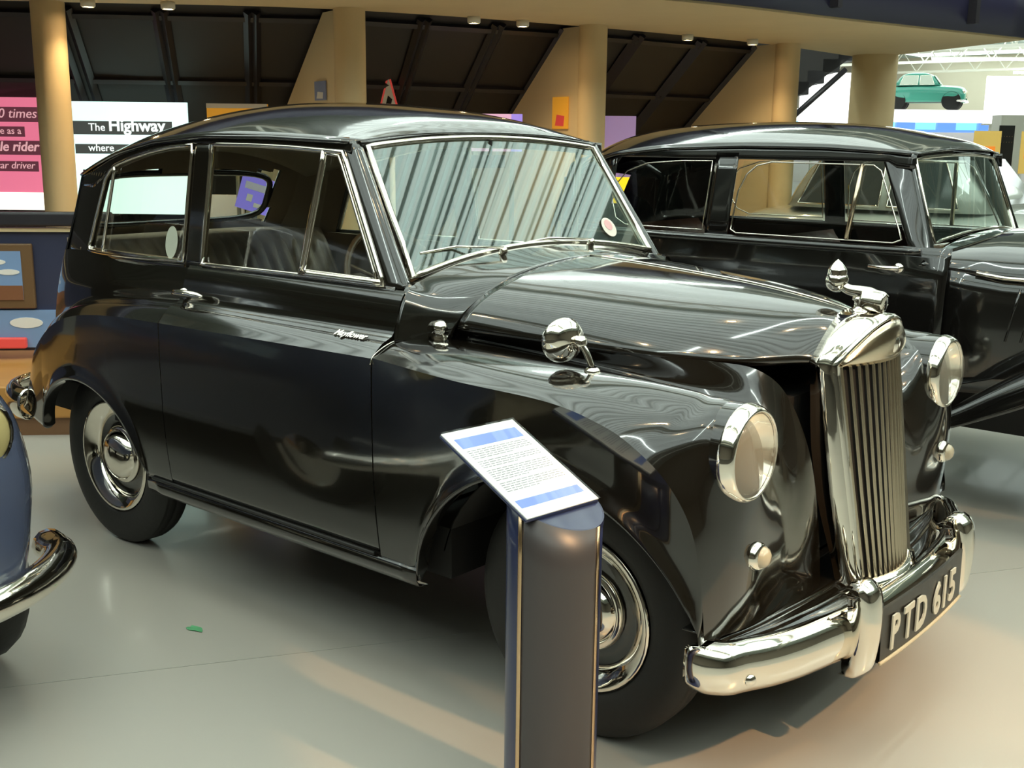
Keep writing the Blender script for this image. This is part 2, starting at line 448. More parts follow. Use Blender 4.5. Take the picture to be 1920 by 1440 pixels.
# ---- cowl and bonnet ------------------------------------------------------
C_R = [(-.655, 0, 1.165), (-.650, .2, 1.158), (-.637, .4, 1.138), (-.614, .590, 1.102), (-.590, .652, 1.082), (-.580, .688, 1.012), (-.579, .702, .955)]
C_F = [(-.455, 0, 1.143), (-.457, .17, 1.136), (-.463, .34, 1.108), (-.475, .46, 1.058), (-.487, .52, 1.015), (-.497, .548, .983), (-.505, .56, .950)]
def midl(a, b, t, lift=0.0): return [tuple(np.array(p)*(1-t)+np.array(q)*t+np.array([0, 0, lift])) for p, q in zip(a, b)]
full = lambda L: [(x, -y, z) for x, y, z in L[::-1]]+L[1:]
cow = surf([full(C_R), full(midl(C_R, C_F, .35, -.004)), full(midl(C_R, C_F, .7, -.002)), full(C_F)], 90, 16)
part('scuttle', grid(cow), BLACK, thick=0.004)
# bonnet stations: x at centre, x at edge, z centre, half width, z edge, roundness
ST = [(-.450, -.492, 1.143, .545, .982, 0.0), (-.25, -.27, 1.133, .51, .977, .15), (-.05, -.06, 1.119, .475, .971, .35), (.12, .115, 1.104, .425, .966, .55), (.27, .262, 1.083, .335, .962, .8), (.368, .362, 1.063, .212, .962, 1.0), (.402, .398, 1.050, .192, .955, 1.0)]
BL = []
for xc, xe, zc, yb, zb, k in ST:
    l = []
    for t in np.linspace(-1, 1, 41):
        a = abs(t)
        th = a*math.pi/2
        ye, ze = math.sin(th), math.cos(th)
        yp, zp = a, 1-a**2.1
        y = ye*(1-k)+yp*k; z = ze*(1-k)+zp*k
        l.append((xc+(xe-xc)*a*a, math.copysign(y*yb, t), zb+(zc-zb)*z))
    l[0] = (l[0][0], l[0][1], l[0][2]); l = [(l[0][0], l[0][1]*.985, l[0][2]-.012)]+l+[(l[-1][0], l[-1][1]*.985, l[-1][2]-.012)]
    BL.append(l)
B = cr(np.array(BL), 60)
bon = part('bonnet', grid(B), BLACK, thick=0.004)
part('bonnet_hinge_line', tube([(x, 0, z+.003) for x, z in zip(*[cr(np.array([[q[0], q[2]] for q in ST]), 20)[:, i] for i in (0, 1)])], .0035, 6), CHROME, bon)
# little chrome side fittings on the scuttle
for s in (-1, 1):
    kb = MB()
    kb.add(*lathe([(.0, .035), (.012, .033), (.02, .024), (.022, .012), (.016, .002), (.024, -.004), (.026, -.012)], (-.505, s*.60, .975), (0.2, s*.3, 1), 18))
    kb.build('scuttle_lamp', CHROME, CAR)
# bright strip across the wing joint ahead of the door
for s in (-1, 1):
    P = cr([(-.578, .66, .960), (-.578, .72, .952), (-.578, .775, .928), (-.578, .789, .905)], 12)
    part('wing_seam_strip', tube(mir(P, s), .0018, 6), CHROME)

# ---- radiator shell, grille ------------------------------------------------
def xfront(y, z, hw): return .424+(.497-.424)*(.975-z)/(.58)+.072*(1-(y/.21)**2)
def outline(inset=0.0):
    half = [(.165-inset, .385+inset), (.172-inset, .45), (.185-inset, .65), (.197-inset, .85), (.203-inset, .955)]
    arch = [((.203-inset)*t, .955+(.107-inset)*(1-t**2.0)) for t in np.linspace(1, 0, 12)[1:]]
    h = cr(np.array(half), 16).tolist()+[list(a) for a in arch]
    r = [(-y, z) for y, z in h]; l = [(y, z) for y, z in h[::-1]][1:]
    return r+l                                # from near bottom over the arch to far bottom
O = outline(0); I = outline(.011)
def rear_x(z): return interp(z, [.38, .45, .60, .75, .95, 1.07], [.465, .45, .405, .382, .372, .368])
rear = [(rear_x(z), y*1.02, z+.003) for y, z in O]
front = [(xfront(y, z, .2)-.004, y, z) for y, z in O]
rim = [(xfront(y, z, .2)+.006, y*.985, z-.004) for y, z in O]
inn = [(xfront(y, z, .2)+.003, y, z) for y, z in I]
deep = [(xfront(y, z, .2)-.035, y*.99, z) for y, z in I]
shell = MB(); shell.add(*grid(np.array([rear, front])))
shell2 = MB(); shell2.add(*grid(np.array([front, rim, inn, deep])))
sh = shell.build('radiator_shell', CHROME, CAR, thick=0.003)
shell2.build('shell_front_rim', CHROME, sh)
# bottom bar closing the shell
bb = [(xfront(y, .39, .2)+.004, y, .385) for y in np.linspace(-.165, .165, 15)]
bv = MB()
prof = [(-.03, -.012), (.004, -.012), (.009, 0), (.006, .022), (-.03, .026)]
bv.add(*grid(np.array([[(x+dx, y, z+dz) for dx, dz in prof] for x, y, z in bb])))
bv.build('shell_bottom_bar', CHROME, sh, thick=0.002)
# back plate behind the slats
bp = np.array([[(xfront(y, z, .2)-.020, y, z) for y in np.linspace(-1, 1, 17)*interp(z, [.385, .65, .955, 1.0], [.155, .174, .190, .15])] for z in np.linspace(.39, .96, 8)])
mk('core_plate', *grid(bp), DARK, sh)
# header (domed panel with badge under the arch)
hd = []
for y in np.linspace(-.188, .188, 25):
    zt = .955+.094*(1-(abs(y)/.191)**2)
    hd.append([(xfront(y, .96, .2)-.006+.014*math.sin(math.pi*k/6), y, .948+(zt-.948)*k/6) for k in range(7)])
mk('header_panel', *grid(np.array(hd)), SATIN, sh, thick=0.003)
bd = MB(); bx = xfront(0, .985, .2)
bd.add(*lathe([(.0, .016), (.014, .014), (.022, .008), (.026, 0)], (bx, 0, .99), (1, 0, 0), 20))
for sy in (-1, 1):
    P = cr([(bx, 0, .985), (bx-.004, sy*.05, .993), (bx-.012, sy*.10, .982)], 10)
    bd.add(*tube(P, np.linspace(.012, .003, 10), 8))
bd.build('badge', CHROME, sh)
NS = 15
for i in range(NS):
    f = -1+2*(i+.5)/NS
    P = []
    for z in np.linspace(.40, .952, 10):
        hw = interp(z, [.385, .65, .955], [.149, .169, .187])
        y = f*hw; P.append((xfront(y, z, .2)-.010, y, z))
    P = np.array(P); wd = .0056; V = []
    sec = [(-.0035, -wd), (.0005, -wd*.75), (.0025, 0), (.0005, wd*.75), (-.0035, wd)]
    G = np.array([[(p[0]+a, p[1]+b, p[2]) for a, b in sec] for p in P])
    mk('slat', *grid(G), SATIN, sh)
# filler cap with winged mascot
mc = MB()
mc.add(*lathe([(.030, 0), (.030, .01), (.022, .014), (.020, .03), (.026, .034), (.026, .04), (.012, .046), (0, .047)], (.408, 0, 1.058), (0, 0, 1), 24))
fc = mc.build('filler_cap', CHROME, sh)
ms = MB()
bodyp = cr([(.452, 0, 1.098), (.43, 0, 1.108), (.40, 0, 1.112), (.37, 0, 1.115), (.345, 0, 1.126)], 16)
ms.add(*tube(bodyp, np.concatenate([np.linspace(.012, .018, 5), np.linspace(.018, .012, 11)]), 10))
ms.add(*lathe([(0, -.03), (.026, -.03), (.030, -.024), (.030, .022), (.026, .03), (0, .031)], (.437, 0, 1.092), (1, 0, -.15), 8))
# globe with upright leaf sail behind
th = np.linspace(0, math.pi, 10)
ms.add(*lathe([(.030*math.sin(t), -.030*math.cos(t)) for t in th], (.335, 0, 1.135), (0, 0, 1), 18))
ms.add(*lathe([(.0, 0), (.026, .012), (.024, .03), (.010, .048), (0.0, .056)], (.335, 0, 1.135), (0, 0, 1), 14))
ms.build('bonnet_mascot', CHROME, sh, bevel=.003)

# ---- lamps ----------------------------------------------------------------
LENS = mat('ribbed_lamp_glass', (0.72, 0.66, 0.52), 0.08, coat=1.0)
LENS.node_tree.nodes['Principled BSDF'].inputs['Alpha'].default_value = 0.28
REFL = mat('lamp_reflector', (0.95, 0.90, 0.78), 0.12, metal=1.0)
for s in (-1, 1):
    c = (.355, s*.609, .815)
    pod = lathe([(.100, -.12), (.108, -.04), (.111, .03), (.111, .062)], c, (1, 0, 0), 40)
    hl = part('headlamp', pod, BLACK)
    mk('headlamp_rim', *lathe([(.110, .054), (.1135, .060), (.113, .068), (.108, .082), (.102, .091), (.098, .093), (.095, .091), (.094, .085)], c, (1, 0, 0), 40), CHROME, hl)
    mk('headlamp_reflector', *lathe([(.092, .086), (.08, .06), (.05, .035), (.018, .025), (.018, .05), (0, .055)], c, (1, 0, 0), 36), REFL, hl)
    mk('headlamp_glass', *lathe([(.094, .090), (.085, .100), (.065, .109), (.035, .115), (0, .117)], c, (1, 0, 0), 36), LENS, hl)
    c = (.445, s*.587, .579)
    sl = part('side_lamp', lathe([(.034, -.03), (.034, 0), (.032, .012), (.026, .022), (.024, .02)], c, (1, -.0, 0), 24), CHROME)
    mk('side_lamp_glass', *lathe([(.025, .018), (.022, .03), (.012, .037), (0, .039)], c, (1, 0, 0), 24), mat('frosted_lamp_glass', (.5, .44, .32), .12, coat=1), sl)

# ---- apron and bumper -------------------------------------------------------
BC = [(.368, .738), (.41, .728), (.455, .70), (.478, .655), (.511, .59), (.538, .512), (.559, .42), (.58, .318), (.597, .16), (.602, 0)]
bc = cr(np.array(BC), 40); bcf = np.vstack([bc*[1, -1], bc[::-1][1:]])     # near -> far
def bnorm(P):
    T = np.gradient(P, axis=0); T /= np.linalg.norm(T, axis=1)[:, None]
    return np.stack([T[:, 1], -T[:, 0]], -1)
nb = bnorm(bcf)
bprof = [(-.030, -.052), (-.012, -.060), (.004, -.056), (.016, -.040), (.021, -.012), (.021, .010), (.015, .034), (.0, .052), (-.016, .058), (-.034, .050)]
G = []
for i, (p, n) in enumerate(zip(bcf, nb)):
    e = min(i, len(bcf)-1-i); k = min(1, .30+.70*math.sqrt(min(1, e/5)))
    G.append([(p[0]+n[0]*a*k, p[1]+n[1]*a*k, .347+b*(.55+.45*k)) for a, b in bprof])
bumper = part('front_bumper', grid(np.array(G)), CHROME, thick=0.004)
for s in (-1, 1):
    hb = MB(); hb.add(*lathe([(.014, 0), (.012, .005), (0, .006)], (.496, s*.672, .325), (.80, s*.60, 0), 16)); hb.build('bumper_bolt', CHROME, bumper)
    # overrider
    P = cr([(.575, s*.325, .475), (.604, s*.325, .478), (.626, s*.325, .455), (.634, s*.325, .40), (.632, s*.325, .33), (.622, s*.325, .27), (.60, s*.325, .245)], 22)
    og = []
    for i, p in enumerate(P):
        w_ = .030+.008*math.sin(math.pi*i/21); T = P[min(i+1, 21)]-P[max(i-1, 0)]; T /= np.linalg.norm(T)
        nn = np.array([T[2], 0, -T[0]]); nn = -nn if nn[0] < 0 and i > 3 else nn
        sec = [(-w_, -.055), (-w_, -.006), (-w_*.75, .004), (0, .010), (w_*.75, .004), (w_, -.006), (w_, -.055)]
        og.append([(p[0]+b*abs(nn[0]) if i > 3 else p[0]+b*.5, p[1]+a, p[2]+(b*.5 if i < 4 else (b*.2 if i < 8 else 0))) for a, b in sec])
    part('overrider', grid(np.array(og)), CHROME, bumper, thick=0.002)
ap = []
for p, n in zip(bcf[10:-10], nb[10:-10]):
    y = p[1]*.97; xin = .415+.02*(1-abs(y)/.7)
    xb = p[0]-.055
    d_ = xb-xin
    pts = [(xin-.10, y, .392), (xin-.01, y, .395), (xin+d_*.30, y, .394), (xin+d_*.34, y, .386), (xin+d_*.62, y, .383), (xin+d_*.66, y, .375), (xb-.012, y, .366), (xb, y, .345), (xb-.01, y, .27)]
    ap.append(cr(pts, 22))
part('front_apron', grid(np.array(ap)), BLACK, thick=0.004)
# number plate (slightly bowed)
pl = []
for y in np.linspace(-.287, .262, 13):
    x = .646-.012*(y/.3)**2
    pl.append([(x, y, .268), (x-.002, y, .405), (x-.010, y, .405), (x-.010, y, .268), (x, y, .268)])
plate = part('number_plate', grid(np.array(pl)), PLATE, smooth=False)
part('plate_edge', tube([(.647-.012*(y/.3)**2, y, .268) for y in np.linspace(-.288, .263, 13)], .005, 6), mat('cream_edge', (.6, .52, .36), .5), plate)
for ch_, yc_ in zip('PTD615', (-.222, -.146, -.066, .044, .103, .165)):
    V, F = text_mesh(ch_, .118, (.649, yc_, .290), (0, 1, 0), (0, 0, 1), .002, 'CENTER', bold=.0028)
    zs_ = [v[2] for v in V]; z0_, z1_ = min(zs_), max(zs_)
    V = [(v[0]-.012*(yc_/.3)**2, yc_+(v[1]-yc_)*.86, .290+(v[2]-z0_)/(z1_-z0_)*.088) for v in V]
    mk('plate_letter', V, F, SILVER, plate, smooth=False)

# ---- wheels -----------------------------------------------------------------
def wheel(cx, cy, s, rt=.331, parent=None, disc=BLACK):
    c = (cx, cy, rt); ax = (0, s, 0)
    k = rt/.331
    sc_ = lambda pr: [(r*k, a) for r, a in pr]
    wd = mk('wheel', *lathe(sc_([(.0, .022), (.06, .024), (.10, .018), (.135, .012), (.15, .02), (.165, .02), (.19, .03), (.204, .05), (.212, .055), (.205, .03), (.2, -.05)]), c, ax, 40), disc, parent)
    mk('tyre', *lathe(sc_([(.203, .046), (.212, .058), (.235, .066), (.268, .069), (.298, .064), (.317, .055), (.326, .044), (.3295, .040), (.3265, .036), (.331, .030), (.331, .006), (.327, .002), (.331, -.002), (.331, -.03), (.326, -.045), (.30, -.062), (.25, -.066), (.203, -.045)]), c, ax, 56), RUBBER, wd)
    mk('trim_ring', *lathe(sc_([(.207, .058), (.203, .064), (.195, .062), (.178, .052), (.160, .038), (.151, .028), (.149, .018)]), c, ax, 48), CHROME, wd)
    mk('hub_cap', *lathe(sc_([(.109, .014), (.109, .024), (.102, .034), (.096, .032), (.092, .036), (.085, .052), (.06, .066), (.03, .073), (0, .075)]), c, ax, 40), CHROME, wd)
    return wd
for s in (-1, 1):
    wheel(0, s*.575, s, parent=CAR); wheel(-2.134, s*.565, s, parent=CAR)

# ---- underside ----------------------------------------------------------------
ch = MB()
ch.add(*box((-1.07, 0, .40), (1.36, 1.36, .14)))
ch.add(*box((-1.05, 0, .36), (2.4, .78, .16)))
ch.add(*box((-2.55, 0, .46), (.5, 1.0, .12)))
ch.add(*tube([(0, -.5, .331), (0, .5, .331)], .03, 8)); ch.add(*tube([(-2.134, -.5, .331), (-2.134, .5, .331)], .04, 8))
ch.add(*box((-.12, 0, .63), (.9, .74, .46)))
ch.build('underbody', DARK, CAR, smooth=False)

# ---- cabin ---------------------------------------------------------------------
def ysh(x, z):
    y = .655-(z-1.085)*.155
    if x < -1.75: y -= .105*((-1.75-x)/.67)**2
    return y
WT_X = [-2.30, -2.13, -2.09, -1.95, -1.82, -1.57, -1.5, -1.2, -.87, -.8]; WT_Z = [1.28, 1.345, 1.378, 1.412, 1.437, 1.461, 1.462, 1.458, 1.444, 1.440]
ZG_X = [-2.42, -2.25, -2.05, -1.8, -1.53, -1.2, -.86, -.80]; ZG_Z = [1.338, 1.378, 1.425, 1.465, 1.485, 1.484, 1.474, 1.470]
wt = lambda x: float(interp(x, WT_X, WT_Z)); zg = lambda x: float(interp(x, ZG_X, ZG_Z))
def sheet(x0, x1, zf0, zf1, nx=20, nz=6, off=0.0):
    """patch on the cabin side between x0(z), x1(z) and z0(x), z1(x)"""
    A = []
    for i in range(nx):
        row = []
        for j in range(nz):
            x = x0+(x1-x0)*i/(nx-1); z = zf0(x)+(zf1(x)-zf0(x))*j/(nz-1)
            row.append((x, ysh(x, z)+off, z))
        A.append(row)
    return np.array(A)
def tsheet(xa, xb, z0, z1, nx=8, nz=14, off=0.0):
    A = []
    for j in range(nz):
        z = z0+(z1-z0)*j/(nz-1)
        A.append([(xa(z)+(xb(z)-xa(z))*i/(nx-1), ysh(xa(z)+(xb(z)-xa(z))*i/(nx-1), z)+off, z) for i in range(nx)])
    return np.array(A)
xc = lambda z: float(interp(z, [1.04, 1.047, 1.195, 1.345], [-2.578, -2.573, -2.475, -2.40]))        # rear corner of the cabin
xq = lambda z: float(interp(z, [1.06, 1.075, 1.345, 1.40], [-2.262, -2.255, -2.135, -2.09]))          # rear edge of quarter window
def wsx(z): return -.616-(z-1.109)*.647
for s in (-1, 1):
    mb = MB()
    mb.add(*grid(mir(sheet(-2.40, -.845, lambda x: wt(x) if x > -2.13 else max(1.30, wt(x)), zg, 60, 5), s)))      # cant rail
    mb.add(*grid(mir(tsheet(lambda z: -1.578, lambda z: -1.488, 1.07, 1.465), s)))                                 # B pillar
    mb.add(*grid(mir(tsheet(xc, xq, 1.045, 1.36, 12), s)))                                                        # rear quarter
    mb.add(*grid(mir(sheet(-2.27, -.62, lambda x: 1.06, lambda x: 1.092, 40, 3), s)))                              # belt rail
    # front pillar wrapping from the door frame to the windscreen
    A = []
    for z in np.linspace(1.075, 1.475, 16):
        t = (z-1.085)/(1.444-1.085)
        xd = -.652+(-.872+.652)*t; yd = ysh(xd, z)
        xw = wsx(z)-.006; yw = .600+(.548-.600)*(z-1.109)/.351
        A.append(cr([(xd, yd, z), (xd+(xw-xd)*.35+.004, yd-.004, z), (xw+.004, yw+.028, z), (xw, yw, z)], 12))
    mb.add(*grid(mir(np.array(A), s)))
    cs = mb.build('cabin_side', BLACK, CAR, thick=0.006)
    # rain gutter
    P = [(x, s*(ysh(x, zg(x))+.008), zg(x)-.002) for x in np.linspace(-2.40, -.85, 50)]
    part('rain_gutter', tube(P, .006, 6), BLACK, cs)
    # window frames (bright) and panes
    def frame(name, pts, r, parent, closed=True, m=CHROME):
        P = []
        k = len(pts)
        for i in range(k if closed else k-1):
            a, b = np.array(pts[i]), np.array(pts[(i+1) % k])
            n = max(2, int(np.linalg.norm(b-a)/.03))
            for q in np.linspace(0, 1, n, endpoint=False): P.append(a+(b-a)*q)
        if not closed: P.append(np.array(pts[-1]))
        P3 = [(x, s*(ysh(x, z)+.004), z) for x, z in P]
        return part(name, tube(P3, r, 8, closed=closed), m, parent)
    dp = [(-1.482, 1.088), (-1.0, 1.093), (-.660, 1.093)]+[(-.660+(-.872+.660)*t, 1.093+(1.443-1.093)*t) for t in (.5, 1)]+[(-1.1, 1.454), (-1.3, 1.4585), (-1.482, 1.459)]
    frame('door_window_frame', dp, .008, cs)
    frame('quarter_light_post', [(-1.005, 1.093), (-.952, 1.446)], .009, cs, closed=False)
    frame('quarter_light_sill', [(-1.0, 1.099), (-.668, 1.099)], .011, cs, closed=False)
    frame('quarter_light_frame', [(-.99, 1.108), (-.69, 1.106), (-.888, 1.434), (-.942, 1.438)], .005, cs)
    qp = [(-1.584, 1.09), (-1.584, 1.456), (-1.7, 1.449), (-1.82, 1.432), (-1.95, 1.407), (-2.05, 1.385), (-2.10, 1.365), (-2.135, 1.335), (-2.245, 1.095), (-2.235, 1.078), (-2.1, 1.078)]
    frame('quarter_window_frame', qp, .007, cs)
    frame('quarter_window_post', [(-2.115, 1.08), (-2.06, 1.385)], .006, cs, closed=False)
    def gl(name, x0f, x1f, z0, z1f, m=GLASS):
        A = []
        for u in np.linspace(0, 1, 22):
            col = []
            for v in np.linspace(0, 1, 6):
                xb = x0f(0)+(x1f(0)-x0f(0))*u; xt = x0f(1)+(x1f(1)-x0f(1))*u
                zt = z1f(xt); z = z0+(zt-z0)*v; x = xb+(xt-xb)*v
                col.append((x, ysh(x, z)-.006, z))
            A.append(col)
        return part(name, grid(mir(np.array(A), s)), m, cs)
    gl('door_glass', lambda t: -1.486, lambda t: -1.0+.05*t, 1.085, wt)
    gl('quarter_light_glass', lambda t: -1.0+.05*t, lambda t: -.66-.21*t, 1.095, wt)
    gl('quarter_window_glass', lambda t: -2.25+.15*t, lambda t: -1.58, 1.075, wt)
# oval sticker inside the quarter window
A = [(-1.665+.033*math.cos(t), -(ysh(-1.66, 1.14)-.0035-.155*(.05*math.sin(t))), 1.145+.052*math.sin(t)) for t in np.linspace(0, 2*math.pi, 24, endpoint=False)]
part('window_sticker', slab_poly(A, (0, -.001, 0)), mat('pale_sticker', (.45, .5, .42), .5), smooth=False)

# roof
RX = [-.848, -.87, -.93, -1.05, -1.25, -1.5, -1.75, -2.0, -2.2, -2.33, -2.405]
RH = [.028, .045, .068, .090, .108, .116, .118, .118, .120, .118, .105]
RL = []
for x, h in zip(RX, RH):
    yw = ysh(x, zg(x))+.004
    if x > -.9: yw -= .03*(x+.9)/.052
    l = []
    for t in np.linspace(-1, 1, 45):
        a = abs(t); zz = zg(x)+h*(1-a**2.6)
        xx = x-(.10*(1-a*a)*max(0, min(1, (-2.1-x)/.3)))-(.012*(1-a*a) if x > -.9 else 0)
        l.append((xx, t*yw, zz))
    RL.append(l)
RA = cr(np.array(RL), 70)
part('roof', grid(RA), BLACK, thick=0.006)
HL = [[(p[0]-.02 if p[0] > -1.5 else p[0]+.02, p[1]*.97, p[2]-.03) for p in l] for l in RA[6:-2:3]]
part('headlining', grid(np.array(HL)), CLOTH, thick=0.004)

# back of the cabin with the rear window
top = [(-2.40, .52, 1.345), (-2.455, .42, 1.385), (-2.49, .28, 1.425), (-2.505, 0, 1.443)]
mid = [(-2.475, .52, 1.195), (-2.56, .40, 1.195), (-2.60, .24, 1.195), (-2.615, 0, 1.195)]
bot = [(-2.573, .515, 1.04), (-2.68, .40, 1.033), (-2.73, .22, 1.028), (-2.745, 0, 1.028)]
A = surf([full([p for p in l[::-1]]) for l in (top, mid, bot)], 49, 25)
V, F = grid(A)
F2 = []
for f in F:
    c = np.mean([V[i] for i in f], axis=0)
    if not (abs(c[1]) < .44 and 1.12 < c[2] < 1.345): F2.append(f)
bpn = part('cabin_back', (V, F2), BLACK, thick=0.006)
BACKV, BACKF = np.array(V), F2
def backpt(y, z):
    j = np.argmin(((V[:, 1]-y)**2+(V[:, 2]-z)**2)); return np.array([V[j][0], y, z])
ring = []
for t in np.linspace(0, 2*math.pi, 60, endpoint=False):
    cx_, cz_ = math.cos(t), math.sin(t); k = (abs(cx_)**5+abs(cz_)**5)**(-1/5)
    y, z = .425*cx_*k, 1.232+.105*cz_*k
    x = float(interp(z, [1.03, 1.195, 1.44], [-2.745, -2.615, -2.505]))+.40*y*y
    ring.append((x+.003, y, z))
part('rear_window_frame', tube(ring, .014, 8, closed=True), BLACK, bpn)
part('rear_window_glass', grid(np.array([[(float(interp(z, [1.03, 1.195, 1.44], [-2.745, -2.615, -2.505]))+.40*y*y, y, z) for y in np.linspace(-.43, .43, 15)] for z in np.linspace(1.125, 1.335, 5)])), GLASS, bpn)

# windscreen: flat glass in a bright frame
def wsp(y, z): return (wsx(z), y, z)
bt = [(y, 1.112+.055*(1-(y/.59)**2)) for y in np.linspace(-.585, .585, 25)]
tp = [(y, 1.458+.030*(1-(y/.54)**2)) for y in np.linspace(.54, -.54, 25)]
lp = [wsp(y, z) for y, z in bt]+[wsp(y, z) for y, z in tp]
wf = part('windscreen_frame', tube(np.array([np.array(a)*(1-q)+np.array(b)*q for a, b in zip(lp, lp[1:]+lp[:1]) for q in ((0, .25, .5, .75) if np.linalg.norm(np.array(a)-np.array(b)) > .2 else (0, .5))]), .0105, 10, closed=True), CHROME)
GA = []
for u in np.linspace(0, 1, 21):
    yb = -.585+1.17*u; yt = -.54+1.08*u
    zb = 1.112+.055*(1-(yb/.59)**2); zt = 1.458+.030*(1-(yt/.54)**2)
    GA.append([wsp(yb+(yt-yb)*v, zb+(zt-zb)*v) for v in np.linspace(0, 1, 6)])
wg = part('windscreen_glass', grid(np.array(GA)), WGLASS)
# header strip between roof and frame, body colour
HS = []
for u in np.linspace(-1, 1, 31):
    yt = .56*u; zt = 1.462+.030*(1-(yt/.54)**2)
    HS.append([(wsx(zt)-.004, yt*.985, zt-.004), (wsx(zt)-.002, yt, zt+.008), (-.852-.012*(1-u*u), yt, zt+.016)])
part('windscreen_header', grid(np.array(HS)), BLACK, thick=0.006)
# licence disc and wipers
c = np.array(wsp(.405, 1.195)); ty = np.array([0, 1, 0]); tz = np.array([-.647, 0, 1])/1.191
A = [c+.036*(math.cos(t)*ty+math.sin(t)*tz)+np.array([.004, 0, .002]) for t in np.linspace(0, 2*math.pi, 28, endpoint=False)]
ld = part('licence_disc', slab_poly(A, (.0012, 0, .0008)), mat('cream_paper_disc', (.82, .75, .66), .6), wg, smooth=False)
A = [c+.020*(math.cos(t)*ty+math.sin(t)*tz)+np.array([.0056, 0, .0032])+tz*.008 for t in np.linspace(0, 2*math.pi, 20, endpoint=False)]
mk('disc_centre', *slab_poly(A, (.0008, 0, .0005)), mat('pink_print', (.8, .45, .45), .6), ld, smooth=False)
for y0 in (-.22, .22):
    wp = MB()
    z0 = 1.112+.055*(1-(y0/.59)**2)
    wp.add(*lathe([(.012, 0), (.012, .02), (.006, .028), (0, .03)], (wsx(z0)+.035, y0, z0-.012), (.5, 0, .85), 12))
    wp.add(*tube([(wsx(z0)+.045, y0, z0+.012), (wsx(z0+.03)+.016, y0-.16, z0+.022), (wsx(z0+.03)+.012, y0-.30, z0+.012)], .004, 6))
    wp.build('wiper', CHROME, CAR)

# door mirror on the wing (near side only is in view)
mr = MB()
mr.add(*lathe([(.020, 0), (.020, .006), (.012, .012)], (.012, -.62, .942), (0, 0, 1), 16))
mr.add(*tube(cr([(.012, -.62, .948), (-.002, -.625, .985), (-.018, -.63, 1.012)], 8), .008, 10))
mr.add(*lathe([(.014, -.01), (.017, 0), (.014, .012), (0, .016)], (-.018, -.63, 1.012), (-.3, 0, 1), 14))
mir_ = mr.build('wing_mirror', CHROME, CAR)
mc_ = np.array((-.062, -.64, 1.012)); ax = np.array((-.88, .42, .12))
mk('mirror_head', *lathe([(.0, -.03), (.03, -.026), (.05, -.012), (.056, .002), (.055, .008), (.052, .006)], mc_, ax, 32), CHROME, mir_)
mk('mirror_glass', *lathe([(.0, .0055), (.052, .0055)], mc_, ax, 32), mat('mirror_glass', (.9, .9, .88), .01, metal=1), mir_)

# chrome script on the door
V, F = text_mesh('Mayflower', .029, (-.770, -.744, .957), (1, 0, .0), (0, .80, .60), .002, 'LEFT', shear=.35, bold=.0006)
mk('door_script', V, F, CHROME, CAR, smooth=False)

# ---- interior ------------------------------------------------------------------
CLOTH2 = mat('tan_interior_cloth', (.30, .23, .16), .9)
def pleated(x0, z0, x1, z1, y0, y1, n, depth=.018, th=.10):
    """pleated backrest: sweeps from (x0,z0) up to (x1,z1), ribs along its height"""
    A = []
    ny = n*6+1
    dx, dz = x1-x0, z1-z0; L = math.hypot(dx, dz); nx_, nz_ = dz/L, -dx/L     # forward normal
    for i in range(ny):
        y = y0+(y1-y0)*i/(ny-1)
        rib = abs(math.sin(math.pi*n*i/(ny-1)))**.6*depth
        edge_ = min(1, min(y-y0, y1-y)/.04); edge_ = math.sqrt(max(edge_, 0))
        col = [(x0-nx_*th, y, z0-nz_*th)]
        for j in range(9):
            t = j/8; k = math.sqrt(max(0, 1-((t-.5)*2)**6))
            off = (rib+.03)*k*edge_
            col.append((x0+dx*t+nx_*off, y, z0+dz*t+nz_*off))
        col.append((x1-nx_*th, y, z1-nz_*th-.01))
        A.append(col)
    return grid(np.array(A))
part('rear_seat', pleated(-2.05, .62, -2.32, 1.10, -.55, .55, 18), LEATHER)
part('rear_seat_cushion', box((-1.84, 0, .58), (.46, 1.1, .16)), LEATHER, bevel=.04)
part('parcel_shelf', box((-2.47, 0, 1.085), (.26, .98, .02)), CLOTH2, smooth=False)
for s in (-1, 1):
    st = part('front_seat', pleated(-1.22, .58, -1.40, 1.02, s*.30-.26, s*.30+.26, 8, th=.09), LEATHER)
    mk('seat_cushion', *box((-1.05, s*.30, .53), (.46, .52, .15)), LEATHER, st, bevel=.04)
    part('door_card', box((-1.07, s*.625, .80), (.94, .02, .5)), LEATHER, smooth=False)
    part('rear_side_trim', box((-1.98, s*.565, .86), (.75, .02, .44)), CLOTH2, smooth=False)
HL2 = [(p[0]+.022, p[1]*.985, p[2]) for p in BACKV]
part('back_lining', (HL2, BACKF), CLOTH2)
for s in (-1, 1):
    mb = MB(); mb.add(*grid(mir(tsheet(lambda z: -1.575, lambda z: -1.491, 1.06, 1.465, off=-.018), s))); mb.add(*grid(mir(tsheet(xc, xq, 1.05, 1.36, 12, off=-.018), s)))
    mb.add(*grid(mir(sheet(-2.36, -.88, lambda x: wt(x)+.004, lambda x: zg(x)+.01, 40, 3, off=-.022), s)))
    mb.build('pillar_lining', CLOTH2, CAR)
part('cabin_floor', box((-1.35, 0, .47), (1.6, 1.2, .02)), DARK, smooth=False)
part('dashboard', box((-.66, 0, 1.02), (.10, 1.14, .16)), WOODT, bevel=.02)
part('bulkhead', box((-.56, 0, .78), (.04, 1.10, .44)), DARK, smooth=False)
sw = MB(); C_ = np.array((-.93, -.33, 1.03)); a1 = np.array((0, 1, 0)); a2 = np.array((-.45, 0, .89))
sw.add(*tube([C_+.20*(math.cos(t)*a1+math.sin(t)*a2) for t in np.linspace(0, 2*math.pi, 40, endpoint=False)], .010, 8, closed=True))
